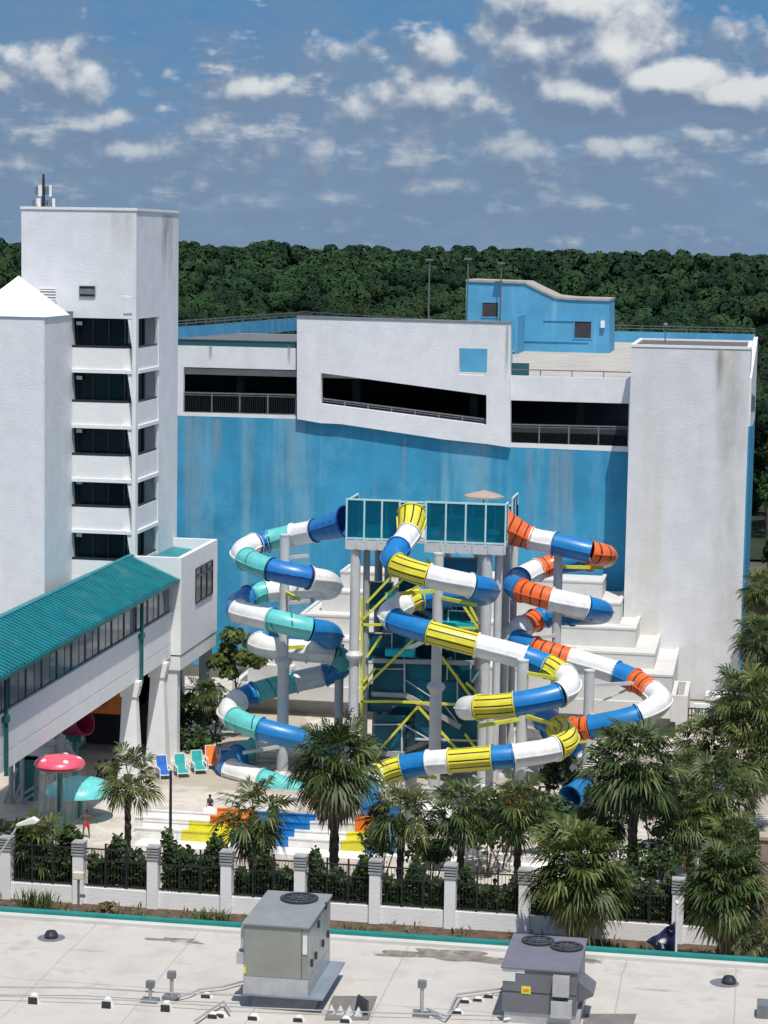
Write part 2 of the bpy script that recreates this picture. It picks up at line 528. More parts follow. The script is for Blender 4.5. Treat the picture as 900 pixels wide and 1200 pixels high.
# wide grey-blue veil behind the cumulus
veil = smooth_(nt, math_(nt, 'ADD', noise_(nt, comb.outputs[0], .30, 8, .6, (.8, 1.7, 1)), math_(nt, 'MULTIPLY', noise_(nt, comb.outputs[0], 1.4, 6, .6, (.6, 1.8, 1)), .3)), .52, .74)
veil = math_(nt, 'MULTIPLY', veil, smooth_(nt, math_(nt, 'MULTIPLY', EL, -1), -7.6, -4.6))
skyc = mix_(nt, math_(nt, 'MULTIPLY', veil, .8), skyc, K((.17, .268, .405)))
cc = mix_(nt, lit, K((.165, .245, .38)), K((.78, .80, .80)))
low = smooth_(nt, EL, .4, 4.8)
cl = mix_(nt, lit, K((.165, .245, .39)), K((.50, .55, .60)))
cc = mix_(nt, math_(nt, 'MULTIPLY', math_(nt, 'SUBTRACT', 1.0, low), .85), cc, cl)
lowk = math_(nt, 'ADD', math_(nt, 'MULTIPLY', low, .3), .62)
under = math_(nt, 'MULTIPLY', smooth_(nt, f1, -.25, .6), .8)
skyc = mix_(nt, under, skyc, K((.185, .268, .395)))
skyc = mix_(nt, math_(nt, 'MULTIPLY', mask, lowk), skyc, cc)
up = smooth_(nt, EL, 9.0, 20.0)
fin = mix_(nt, up, skyc, sky.outputs[0])
nt.links.new(fin, bg.inputs[0])
W.cycles.sampling_method = 'MANUAL'
W.cycles.sample_map_resolution = 512

# ------------------------------------------------------------------ ground
def land(x, y):
    t = min(1, max(0, (y - 520) / 1100)); t = t * t * (3 - 2 * t)
    return 11.5 * t

def grid_sheet(name, xs, ys, m, zf, kind='structure'):
    mb = MB()
    nx = len(xs)
    mb.v = [(x, y, zf(x, y)) for y in ys for x in xs]
    for j in range(len(ys) - 1):
        for i in range(nx - 1):
            a = j * nx + i
            mb.f.append([a, a + 1, a + nx + 1, a + nx]); mb.m.append(0); mb.uv.append([(0, 0)] * 4)
    o = mb.build(name, m)
    return tag(o, kind=kind)

GRND = mat('ground_soil', (.085, .085, .055), .95, .35, .15, .3, 3, blot=.5, blotcol=(.06, .085, .03), blots=.1)
ys = [-120, 0, 40, 80, 120, 160, 200, 240, 300, 400, 520] + list(range(570, 1700, 50)) + [1800, 2300, 3200, 5000, 7000]
grid_sheet('ground', [-5000, -2000, -900, -300, -100, 0, 60, 200, 600, 1200, 3500], ys, GRND, land)

def deckmat():
    m, nt, b, out = newmat('stamped_concrete')
    tc = N(nt, 'ShaderNodeTexCoord').outputs['Object']
    vo = N(nt, 'ShaderNodeTexVoronoi'); vo.inputs['Scale'].default_value = .9
    wv = mix_(nt, .12, tc, N(nt, 'ShaderNodeTexNoise').outputs['Color'])
    nt.links.new(wv, vo.inputs['Vector'])
    big = smooth_(nt, noise_(nt, tc, .11, 3), .47, .53)
    base = mix_(nt, big, (.43, .385, .32), (.60, .56, .50))
    sp = N(nt, 'ShaderNodeSeparateColor'); nt.links.new(vo.outputs['Color'], sp.inputs[0])
    c = mix_(nt, math_(nt, 'MULTIPLY', sp.outputs[0], .35), base, (.30, .255, .20))
    c = mix_(nt, smooth_(nt, noise_(nt, tc, .8, 7, .65), .5, .75), c, (.33, .29, .24))
    nt.links.new(c, b.inputs['Base Color']); b.inputs['Roughness'].default_value = .8
    return m
def sheet(name, pts, z, m):
    mb = MB(); mb.add([(p[0], p[1], z) for p in pts], [tuple(range(len(pts)))])
    return tag(mb.build(name, m), kind='structure')
FY = 103.6                      # the line of the boundary fence
sheet('pool_deck', [(-62, FY + .2), (6, FY + .2), (6, 161), (-62, 161)], .012, deckmat())
sheet('mulch_bed', [(-62, 96.5), (8, 96.5), (8, FY + .1), (-62, FY + .1)], .012, mat('bark_mulch', (.10, .065, .045), .95, .4, 2, .6, 6))
mb = MB().box(-62, 12, 96.1, 96.4, 0, .12)
tag(mb.build('kerb', CONC), kind='structure')
sheet('pavement', [(-62, 90), (14, 90), (14, 96.05), (-62, 96.05)], .010, mat('pavement_concrete', (.40, .38, .34), .9, .12, .5))
sheet('path', [(-4.2, 128), (-1.2, 128), (1.5, 161), (-2.5, 161)], .02, mat('pale_path', (.60, .54, .44), .9, .1, .5))
ASPH = mat('asphalt', (.05, .05, .05), .9, .2, .4)
sheet('service_road', [(9, -60), (17, -60), (17, 230), (9, 230)], .012, ASPH)

grid_sheet('wood_floor', [-900, -500, -250, -100, 0, 60, 200, 500], [236] + [300, 400, 520] + list(range(570, 1750, 50)) + [1800, 2300, 3200, 6900], mat('wood_floor_soil', (.018, .03, .014), .95, .3, .05), lambda x, y: land(x, y) + .25)
# ------------------------------------------------------------------ foliage
def quads(P, Nrm, size, rng, jit=.36):
    """leaf-clump faces at points P, roughly facing Nrm"""
    n = len(P)
    nn = Nrm + rng.normal(0, jit, (n, 3))
    nn /= np.linalg.norm(nn, axis=1)[:, None] + 1e-9
    r = rng.normal(0, 1, (n, 3))
    a = np.cross(nn, r); a /= np.linalg.norm(a, axis=1)[:, None] + 1e-9
    b = np.cross(nn, a)
    s = (size * rng.uniform(.6, 1.35, n))[:, None]
    k = rng.uniform(.55, 1.0, n)[:, None]
    V = np.stack([P - a * s - b * s * k * .3, P + b * s * k * -.9, P + a * s + b * s * k * .2, P + b * s * k], 1)
    return V.reshape(-1, 3)

def crown_cloud(rng, rx, ry, rz, nl, nq, size, lobe=.42, jit=.36, r0=.72, r1=1.08):
    """leaf clumps spread over many uneven lobes inside an ellipsoid centred at 0"""
    c = rng.normal(0, 1, (nl, 3)); c /= np.linalg.norm(c, axis=1)[:, None]
    c *= rng.uniform(.35, .8, nl)[:, None]
    c[:, 2] = c[:, 2] * .9
    lr = rng.uniform(.6, 1.15, nl) * lobe
    k = rng.integers(0, nl, nq)
    d = rng.normal(0, 1, (nq, 3)); d /= np.linalg.norm(d, axis=1)[:, None]
    d[:, 2] = np.where(d[:, 2] < -.3, -d[:, 2], d[:, 2])
    rr = lr[k] * rng.uniform(r0, r1, nq)
    P = (c[k] + d * rr[:, None]) * np.array([rx, ry, rz])
    Nn = (d + .45 * P / np.array([rx, ry, rz])) / np.array([rx, ry, rz]); Nn /= np.linalg.norm(Nn, axis=1)[:, None]
    return quads(P, Nn, np.full(nq, size), rng, jit)

def dome_cloud(rng, nl, nq, size, jit):
    """a rounded crown of lobes; only the outer skin of the lobes carries leaves"""
    c = rng.normal(0, 1, (nl, 3)); c /= np.linalg.norm(c, axis=1)[:, None]
    c[:, 2] = np.abs(c[:, 2]) * 1.0 - .25
    c *= rng.uniform(.42, .70, nl)[:, None]
    lr = rng.uniform(.26, .46, nl)
    c = np.vstack([c, [[0, 0, 0]]]); lr = np.append(lr, .62)
    k = rng.choice(nl + 1, nq * 4, p=lr ** 2 / (lr ** 2).sum())
    d = rng.normal(0, 1, (nq * 4, 3)); d /= np.linalg.norm(d, axis=1)[:, None]
    P = c[k] + d * (lr[k] * rng.uniform(.94, 1.03, nq * 4))[:, None]
    q = np.linalg.norm(P[:, None, :] - c[None], axis=2) / lr[None]
    q[np.arange(len(k)), k] = 9
    ok = (q.min(axis=1) > .97) & (P[:, 2] > -.45)
    P, d = P[ok][:nq], d[ok][:nq]
    return quads(P, d, np.full(len(P), size), rng, jit)

def qfaces(n): return np.arange(n * 4, dtype=np.int32).reshape(-1, 4)

WOODS = [WOODF, leaf_mat('forest_leaf_dark', (.012, .029, .016), (.018, .039, .019), None, .04, .8, .4, .06), leaf_mat('forest_leaf_bright', (.025, .056, .023), (.036, .074, .030), None, .04, .8, .4, .06), leaf_mat('forest_leaf_olive', (.021, .042, .018), (.032, .056, .023), None, .04, .8, .4, .06)]
# far wood: reads as one mass
rng = np.random.default_rng(5)
chunks, chm = [], []
PROTO = {}
for lod, (nq, sz) in enumerate([(2200, .058), (800, .095), (260, .165)]):
    PROTO[lod] = [dome_cloud(rng, 14, nq, sz, .16) for _ in range(10)]
def wood(y0, y1, cell, lod, margin=1.12):
    y = y0
    while y < y1:
        c = -math.tan(YAW) * y
        hw = y * .172 * margin + 14
        n = int(2 * hw / cell)
        for i in range(n):
            x = c - hw + (i + rng.uniform(.1, .9)) * cell
            yy = y + rng.uniform(-.5, .5) * cell
            if yy < 236 and not (x > 8): continue
            R = rng.uniform(.40, .66) * cell
            h = 12.6 + 4.0 * math.sin(x * .045 + yy * .013) * math.sin(x * .021 - yy * .03 + 1) + max(-6.5, min(5.5, rng.normal(0, 2.9))) 
            pr = PROTO[lod][rng.integers(0, 10)]
            a = rng.uniform(0, 6.28); ca, sa = math.cos(a), math.sin(a)
            zr = R * rng.uniform(.8, 1.3)
            V = np.empty_like(pr)
            V[:, 0] = (pr[:, 0] * ca - pr[:, 1] * sa) * R + x
            V[:, 1] = (pr[:, 0] * sa + pr[:, 1] * ca) * R + yy
            V[:, 2] = pr[:, 2] * zr + h - zr * .8 + land(x, yy)
            chunks.append(V); chm.append(np.full(len(V) // 4, rng.integers(0, 4), dtype=np.int32))
        y += cell * .9
wood(262, 560, 11.0, 0)
wood(560, 1000, 13.5, 1)
wood(1000, 1750, 18.0, 2)
V = np.concatenate(chunks)
wd = np_mesh('wood', V, qfaces(len(V) // 4), WOODS, 4, midx=np.concatenate(chm))
tag(wd, 'dark green wood stretching to the horizon behind the buildings', 'wood', kind='stuff')
print('wood quads', len(V) // 4)

def leafy_tree(name, label, loc, rx, rz, h, nq, size, lm, seed, group=None, nl=12, trunk_r=.22, cat='tree', nolimb=False, dome=False):
    """trunk with limbs and an open leafy crown; h = height of the crown centre"""
    rg = np.random.default_rng(seed)
    t = thing(name, label, cat, loc, group)
    V = (dome_cloud(rg, nl, nq, size, .2) * np.array([rx, rx, rz]) if dome else crown_cloud(rg, rx, rx, rz, nl, nq, size)) + np.array([0, 0, h])
    np_mesh('crown', V, qfaces(len(V) // 4), lm, 4, t)
    mb = MB()
    pts = [(0, 0, -.1), (.05 * rx, .03, h * .35), (-.03 * rx, .05, h * .7), (0, 0, h + rz * .3)]
    for a, b, r0, r1 in zip(pts[:-1], pts[1:], (trunk_r, trunk_r * .8, trunk_r * .55), (trunk_r * .8, trunk_r * .55, trunk_r * .2)):
        mb.tube(a, b, r0, r1, 9)
    if not nolimb:
        for k in range(7):
            a = k * 2.4 + seed
            z0 = h * (.5 + .06 * k)
            mb.tube((0, 0, z0), (math.cos(a) * rx * .65, math.sin(a) * rx * .65, z0 + rz * rg.uniform(.3, .8)), trunk_r * .4, trunk_r * .1, 6)
    mb.build('trunk', BARKT, t, True, org=(0, 0, 0))
    return t

# ------------------------------------------------------------------ parking garage with the blue wall
YB, YF = 165.7, 161.7
def g(u, v, Y=YB):
    p = oY(u, v, Y)
    return (p.x, p.z)
gar = thing('parking_garage', 'long white and blue stucco parking garage with dark open levels behind the slides', 'building', (-26, YB, 0))
XL, XR = -49.0, -9.4
bound = [g(208, 487), g(348, 491), g(400, 497), g(460, 506), g(520, 515), g(560, 520), g(600, 524.5), g(735, 529.5)]
zl = bound[0][1]
lowp = [(XL, 0), (XR, 0), (XR, bound[-1][1])] + bound[::-1] + [(XL, zl)]
MB().prism(lowp, 1, YB, YB + .4).build('blue_wall', BLUEW, gar)
# upper wall: left bay, right bay
mb = MB()
zt = 24.15
xa0, zA1 = g(215, 430); xa1 = g(347, 430)[0]; zA0 = g(280, 485)[1]
mb.box(XL, xa0, YB, YB + .4, zl, zt)
mb.box(xa0, xa1, YB, YB + .4, zA1, zt)
mb.prism([(xa0, zl), (g(347, 491)[0], bound[1][1]), (xa1, zA0), (xa0, zA0)], 1, YB, YB + .4)
mb.build('upper_wall', STUCCO, gar)
mb = MB()
xc0, zC1 = g(597, 469); xc1 = g(737, 471)[0]; zC0 = 17.62
zt2 = g(670, 442)[1]
mb.box(xc0, XR, YB, YB + .4, zC1, zt2)
mb.prism([(xc0, g(597, 524)[1]), (XR, bound[-1][1]), (XR, zC0), (xc0, zC0)], 1, YB, YB + .4)
mb.box(xc1, XR, YB + .002, YB + .38, zC0, zC1)
mb.build('upper_wall', STUCCO, gar)
# projecting middle panel with the slanted opening
YM = YB - .4
def gm(u, v): return g(u, v, YM)
mp = MB()
tl, tr = gm(348, 372), gm(598, 379)
oa, ob, oc, od = gm(376, 437), gm(570, 463), gm(570, 498), gm(376, 473)
w0, w1 = gm(538, 408), gm(571, 440)
bl = [gm(348, 491), gm(400, 497), gm(460, 506), gm(520, 515), gm(560, 520), gm(598, 524.5)]
zr_ = lambda x: tl[1] + (tr[1] - tl[1]) * (x - tl[0]) / (tr[0] - tl[0])
mp.prism([bl[0], (oa[0], bl[0][1] - .25), od, oa, (oa[0], zr_(oa[0])), tl], 1, YM, YB + .3)
zo = lambda x: oa[1] + (ob[1] - oa[1]) * (x - oa[0]) / (ob[0] - oa[0])
mp.prism([oa, (w0[0], zo(w0[0])), (w0[0], zr_(w0[0])), (oa[0], zr_(oa[0]))], 1, YM, YB + .3)
mp.prism([(w0[0], w0[1]), (ob[0], w0[1]), (ob[0], zr_(ob[0])), (w0[0], zr_(w0[0]))], 1, YM, YB + .3)
mp.prism([(w0[0], zo(w0[0])), ob, (ob[0], w1[1]), (w0[0], w1[1])], 1, YM, YB + .3)
mp.prism([ob, oc, (oc[0], bl[4][1]), bl[5], tr, (ob[0], zr_(ob[0]))], 1, YM, YB + .3)
mp.prism([(oa[0], bl[0][1] - .25), bl[1], bl[2], bl[3], (oc[0], bl[4][1]), oc, od], 1, YM, YB + .3)
mp.build('middle_panel', STUCCO, gar)
MB().prism([(tl[0] - .04, tl[1]), (tr[0] + .04, tr[1]), (tr[0] + .04, tr[1] + .1), (tl[0] - .04, tl[1] + .1)], 1, YM - .06, YB + .36).build('parapet_cap', mat('weathered_cap', (.22, .22, .22), .8), gar)
MB().box(w0[0] - 1.5, w1[0] + 1.2, YB + 5, YB + 5.2, 22.46, zr_(w0[0]) - .1).build('inner_blue_wall', BLUEP, gar)
# floors, roof deck, back and side walls
ZD = 22.45
fl = MB()
fl.box(XL - 12, XR, YB + .42, 232, ZD - .45, ZD)
fl.build('roof_deck', CONC, gar)
MB().box(XL - 11, -33.0, YB + .44, 231, ZD + .002, ZD + .02).build('dark_deck_coating', mat('dark_coating', (.13, .135, .145), .85, .15, .4), gar)
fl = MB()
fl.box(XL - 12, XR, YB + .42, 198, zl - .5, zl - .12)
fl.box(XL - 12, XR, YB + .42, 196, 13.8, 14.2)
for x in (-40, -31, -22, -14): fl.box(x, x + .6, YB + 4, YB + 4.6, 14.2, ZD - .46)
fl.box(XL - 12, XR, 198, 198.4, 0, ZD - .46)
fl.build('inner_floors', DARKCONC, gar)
# ceiling light fittings seen in the left bay
mb = MB()
for u in (234, 254, 222): 
    x, z = g(u, 436); mb.box(x - .28, x + .28, YB + 1.2, YB + 1.3, z - .2, z + .25)
mb.build('hanging_sign', STUCCO2, gar)
# parapets of the roof
pw = MB()
P1, P2 = oZ(206, 397, ZD), oZ(352, 384, ZD)
def wallseg(mb, a, b, z0, z1, th=.3):
    a, b = Vector((a[0], a[1], 0)), Vector((b[0], b[1], 0))
    t = (b - a).normalized(); s = Vector((-t.y, t.x, 0)) * th
    mb.prism([tuple((a)[:2]), tuple(b[:2]), tuple((b + s)[:2]), tuple((a + s)[:2])], 2, z0, z1)
wallseg(pw, (-62, 172), P1, ZD - .3, ZD + 1.05)
wallseg(pw, P1, P2, ZD - .3, ZD + 1.1)
wallseg(pw, P2, (-33, 232), ZD - .3, ZD + 1.1)
wallseg(pw, (-33, 231.6), (-1.4, 231.6), ZD - .3, ZD + 1.1)
pw.build('roof_parapet', BLUEP, gar)
mb = MB()
def rail(mb, a, b, z0, h, n, r=.035, mids=1):
    a, b = Vector(a), Vector(b)
    for k in range(n + 1):
        p = a.lerp(b, k / n); mb.bar((p.x, p.y, z0(k / n)), (p.x, p.y, z0(k / n) + h), 2 * r, 2 * r)
    for j in range(mids + 1):
        hh = h * (1 - .45 * j)
        mb.bar((a.x, a.y, z0(0) + hh), (b.x, b.y, z0(1) + hh), 2 * r, 2 * r)
rail(mb, (P1.x, P1.y, 0), (P2.x, P2.y, 0), lambda t: ZD + 1.1, .6, 14, .05)
rail(mb, (P2.x, P2.y, 0), (-33, 231.7, 0), lambda t: ZD + 1.1, .7, 6, .05)
rail(mb, (-33, 231.8, 0), (-1.5, 231.8, 0), lambda t: ZD + 1.1, .6, 14, .03)
mb.build('roof_railing', GREYMET, gar)
MB().box(XL, tl[0] - .02, YB + .1, YB + .3, zt, zt + .45).build('edge_glass', glass_mat('teal_edge_glass', (.04, .14, .16), .7), gar)
MB().box(XL, tl[0] - .02, YB + .05, YB + .36, zt + .45, zt + .52).build('edge_rail', GREYMET, gar)
mb = MB(); rail(mb, (xc0 - .1, YB + .2, 0), (XR - .05, YB + .2, 0), lambda t: zt2, .45, 4, .035, 0); mb.build('deck_railing', GREYMET, gar)
MB().box(xc0 + .02, g(619, 430)[0], YB + .6, YB + .7, ZD, ZD + 1.0).build('edge_glass', bpy.data.materials['teal_edge_glass'], gar)
# railings in the three openings
def picket(u0, u1, v_top, v_bot, name, slope=None, posts=4):
    mb = MB()
    a, b = g(u0, v_top), g(u1, v_top if slope is None else slope[0])
    c, d = g(u0, v_bot), g(u1, v_bot if slope is None else slope[1])
    y = YB + .12
    mb.bar((a[0], y, a[1]), (b[0], y, b[1]), .09, .1)
    mb.bar((c[0], y, c[1] + .06), (d[0], y, d[1] + .06), .07, .08)
    mb.bar((a[0], y, a[1] - .16), (b[0], y, b[1] - .16), .05, .05)
    for k in range(posts + 1):
        t = k / posts; x = a[0] + (b[0] - a[0]) * t
        mb.bar((x, y, c[1] + (d[1] - c[1]) * t), (x, y, a[1] + (b[1] - a[1]) * t), .1, .1)
    mb.build(name, GREYMET, gar)
    pk = MB(); n = int(abs(b[0] - a[0]) / .14)
    for k in range(n):
        t = (k + .5) / n; x = a[0] + (b[0] - a[0]) * t
        pk.bar((x, y, c[1] + (d[1] - c[1]) * t + .05), (x, y, a[1] + (b[1] - a[1]) * t - .16), .03, .03)
    pk.build('railing_pickets', DARKMET, gar)
picket(215.5, 346.5, 460, 484, 'opening_railing', (463, 487), 4)
picket(376.5, 569.5, 467, 474, 'opening_railing', (491.5, 498), 7)
picket(597.5, 736.5, 497.5, 520.5, 'opening_railing', (500.5, 524.5), 4)
# right-hand stair block, standing forward of the blue wall
bx0, bz = g(740, 408, YF); bx1 = g(880, 408, YF)[0]
MB().box(bx0, bx1, YF, 173, 0, 25.05).build('stair_block', STUCCO_OLD, gar)
mb = MB(); mb.box(bx0 + .25, bx1 - .25, YF + .25, 172.7, 25.05, 25.1); mb.build('block_roof', mat('roof_felt', (.12, .11, .11), .9), gar)
mb = MB()
for a in ((bx0 - .05, bx1 + .05, YF - .05, YF + .25), (bx0 - .05, bx1 + .05, 172.7, 173.05), (bx0 - .05, bx0 + .25, YF + .25, 172.7), (bx1 - .25, bx1 + .05, YF + .25, 172.7)):
    mb.box(*a, 25.05, 25.22)
mb.build('block_coping', STUCCO2, gar)
# right flank
mb = MB(); xf = bx1 + .12
mb.prism([(YF + .7, 19.6), (195, 17.2), (232, 15.2), (232, 23.3), (YF + .7, 23.0)], 0, xf - .4, xf)
mb.build('flank_wall', STUCCO, gar)
mb = MB(); mb.prism([(YF + .7, 0), (232, 0), (232, 15.2), (195, 17.2), (YF + .7, 19.6)], 0, xf - .4, xf)
mb.build('flank_blue_wall', BLUEW, gar)
mb = MB()
for k in range(5):
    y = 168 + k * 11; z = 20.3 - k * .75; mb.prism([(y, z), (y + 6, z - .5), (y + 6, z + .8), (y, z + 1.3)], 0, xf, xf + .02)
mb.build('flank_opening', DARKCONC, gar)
# weather stains on the stair block and the blue wall
def wall_stain(u0, v0, u1, v1, Yw, m, par, name='wall_stain'):
    a, b = oY(u0, v1, Yw), oY(u1, v0, Yw)
    MB().add([(a.x, Yw, a.z), (b.x, Yw, a.z), (b.x, Yw, b.z), (a.x, Yw, b.z)], [(0, 1, 2, 3)], 0, [[(0, 1), (1, 1), (1, 0), (0, 0)]]).build(name, m, par)
wall_stain(826, 410, 880, 815, YF - .004, ST_WARM, gar)
wall_stain(834, 411, 850, 470, YF - .008, ST_DARK, gar)
for u0, v0, u1, v1 in ((212, 491, 240, 660), (246, 491, 262, 560), (288, 493, 300, 600), (330, 493, 346, 580), (636, 529, 676, 690), (612, 527, 626, 640), (560, 524, 566, 640), (470, 512, 478, 590)):
    wall_stain(u0, v0, u1, v1, YB - .004, ST_PALE, gar)
for u0, v0, u1, v1 in ((590, 382, 597, 450),):
    wall_stain(u0, v0, u1, v1, YM - .004, ST_DARK if u0 > 580 else ST_WARM, gar)
for u0, v0, u1, v1 in ((244, 406, 250, 424), (336, 406, 341, 428)):
    wall_stain(u0, v0, u1, v1, YB - .004, ST_DARK, gar)
# small mushroom vents on the block
mb = MB(); x, y = oZ(777, 404, 25.1)[:2]
mb.tube((x, 168, 25.1), (x, 168, 26.2), .05); mb.lathe([(.02, 0), (.2, .1), (.2, .25), (.02, .4)], (x, 168, 26.2), 10); mb.build('roof_vent', GREYMET, gar)

# blue stair house on the roof deck
YP = oZ(650, 412.5, ZD).y
ph = thing('stair_house', 'bright blue stair house with a stepped roofline on the garage roof', 'building', (oY(630, 412, YP).x, YP, ZD))
q = lambda u, v: g(u, v, YP)
b0 = ZD
prof = [(q(546, 400)[0], b0), (q(714, 412)[0], b0), q(714, 353), q(668, 351.5), q(650, 349.5), q(630, 340), q(615, 332.5), q(546, 330)]
MB().prism(prof, 1, YP, YP + 7).build('wall', BLUEP, ph)
mb = MB()
tp = [q(714.6, 353), q(668, 351.5), q(650, 349.5), q(630, 340), q(615, 332.5), q(546, 330)]
for a, b in zip(tp[:-1], tp[1:]): mb.prism([a, b, (b[0], b[1] + .2), (a[0], a[1] + .2)], 1, YP - .12, YP + 7.1)
mb.build('roof_edge', mat('roof_edge_grey', (.36, .34, .31), .8), ph)
def win(u0, v0, u1, v1, parent, Yw, m, name='window', d=.06):
    a, b = g(u0, v1, Yw), g(u1, v0, Yw)
    o = MB().box(a[0], b[0], Yw - .02, Yw + .05, a[1], b[1]).build(name, m, parent)
    f = MB(); w = .1
    f.box(a[0] - w, a[0], Yw - d, Yw + .04, a[1] - w, b[1] + w); f.box(b[0], b[0] + w, Yw - d, Yw + .04, a[1] - w, b[1] + w)
    f.box(a[0], b[0], Yw - d, Yw + .04, b[1], b[1] + w); f.box(a[0], b[0], Yw - d, Yw + .04, a[1] - w, a[1])
    f.build('frame', BLUEP, o)
win(565, 355, 584, 371, ph, YP, DARKCONC)
win(673, 376, 693, 396, ph, YP, DARKCONC)
mb = MB()
for u0, u1, v in ((637, 692, 375), (614, 690, 399)):
    a, b = q(u0, v), q(u1, v); mb.box(a[0], b[0], YP - .08, YP + .05, a[1] - .06, a[1] + .06)
mb.build('ledge', BLUEP, ph)
# side wing running forward from the stair house
mb = MB(); a, b = q(598, 419), q(614, 368)
mb.box(b[0] - .1, b[0] + .1, YP - 6, YP, ZD, b[1]); mb.build('side_wall', BLUEP, ph)
a, b = q(704, 384), q(709, 376)
MB().box(a[0], b[0], YP - .3, YP, a[1], b[1]).build('wall_lamp', STUCCO2, ph)
a, b = q(601, 406), q(605, 395)
MB().box(a[0], b[0], YP - 6.3, YP - 6.1, a[1], b[1]).build('fire_box', mat('red_box', (.5, .03, .03), .4), ph)

POLEMID = mat('weathered_pole', (.13, .135, .14), .6)
# light poles on the roof deck
def roof_pole(u, vt, vb, Y, label):
    p = oY(u, vb, Y); t = oY(u, vt, Y)
    o = thing('light_pole', label, 'light pole', (p.x, Y, ZD), 'thin dark poles on the garage roof')
    MB().tube((p.x, Y, ZD), (p.x, Y, t.z), .09, .06, 8).build('pole', POLEMID, o)
    MB().box(p.x - .35, p.x + .35, Y - .2, Y + .2, t.z - .12, t.z + .06).build('lamp_head', POLEMID, o)
roof_pole(502, 304, 380, 200, 'thin dark light pole above the long white panel, left of the blue stair house')
roof_pole(547, 303, 378, YP - 2, 'thin dark light pole at the left end of the blue stair house')
roof_pole(586, 308, 376, YP - 1, 'thin dark light pole in front of the blue stair house window')

# ------------------------------------------------------------------ hotel stair tower
YT = 134.0
def h(u, v, Y=YT):
    p = oY(u, v, Y); return (p.x, p.z)
tx0, tx1 = h(25, 245)[0], h(160, 248)[0]
txa = h(81.5, 420)[0]
ztop = h(100, 246)[1]; zbox = h(118, 373)[1]
yr = oX(209.5, 252, tx1).y
ysb = oX(186, 440, tx1).y
tow = thing('hotel_tower', 'tall white stucco tower with five dark glazed balconies and an antenna on top', 'building', (tx0, YT, 0))
mb = MB()
mb.box(tx0, tx1, YT, yr, zbox, ztop)
mb.box(tx0, txa, YT, yr, 0, zbox)
mb.box(txa, tx1, ysb, yr, 0, zbox)
mb.build('wall', STUCCO, tow)
mb = MB()
for a in ((tx0 - .06, tx1 + .06, YT - .06, YT + .2), (tx0 - .06, tx0 + .2, YT + .2, yr), (tx1 - .2, tx1 + .06, YT + .2, yr)): mb.box(*a, ztop, ztop + .16)
mb.build('parapet_cap', STUCCO2, tow)
px = h(155, 420)[0]
MB().box(px, tx1, YT, YT + .55, 0, zbox).build('corner_pier', STUCCO2, tow)
ZLOW = h(115, 657)[1] - .02
zo0 = oY(120, 834, YT - .1).z
MB().box(txa + .002, px - .002, YT + .02, ysb - .002, zo0, ZLOW - 1.0).build('base_wall', STUCCO2, tow)
MB().box(px - .002, tx1 - .26, YT + .56, ysb - .002, zo0, ZLOW - 1.0).build('base_wall', STUCCO2, tow)
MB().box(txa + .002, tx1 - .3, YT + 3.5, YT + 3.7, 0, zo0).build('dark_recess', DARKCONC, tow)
glz = MB().box(txa + .02, tx1 - .9, YT + .9, ysb - .02, ZLOW - .99, zbox - .02).build('glazing', GLASSD, tow)
mb = MB()
for k in range(4):
    x = txa + .25 + k * (tx1 - .9 - txa - .3) / 3; mb.box(x - .04, x + .04, YT + .83, YT + .9, ZLOW - .98, zbox - .03)
for k in range(4):
    y = YT + 1.2 + k * 1.2; mb.box(tx1 - .9, tx1 - .83, y - .04, y + .04, ZLOW - .98, zbox - .03)
mb.build('mullions', DARKMET, glz)
vt = [408, 472, 534.5, 595, 657]; vb = [433, 498, 561, 621, 684]
for k in range(5):
    z1, z0 = h(115, vt[k])[1], h(115, vb[k])[1]
    ch = .62
    b = MB()
    # front parapet with a canted corner, and the short parapet round the side
    b.prism([(txa + .01, YT + .04), (px - ch, YT + .04), (px - .01, YT + .04 + ch), (px - .01, YT + .22 + ch), (px - ch - .07, YT + .22), (txa + .01, YT + .22)], 2, z0, z1)
    b.box(tx1 - .24, tx1 - .06, YT + .56, ysb - .01, z0, z1)
    bo = b.build('balcony', STUCCO2, tow)
    s = MB()
    s.box(txa + .01, px - .01, YT - .05, YT + .88, z0 - .22, z0 - .004)
    s.box(tx1 - .86, tx1 + .05, YT + .56, ysb - .01, z0 - .22, z0 - .004)
    s.build('slab', STUCCO2, bo)
    r = MB()
    r.prism([(txa + .01, YT + .06), (px - ch, YT + .06), (px - .02, YT + .06 + ch), (px - .02, YT + .16 + ch), (px - ch - .03, YT + .16), (txa + .01, YT + .16)], 2, z1 + .01, z1 + .16)
    r.box(tx1 - .2, tx1 - .1, YT + .56, ysb - .02, z1 + .01, z1 + .14)
    r.build('handrail', DARKMET, bo)
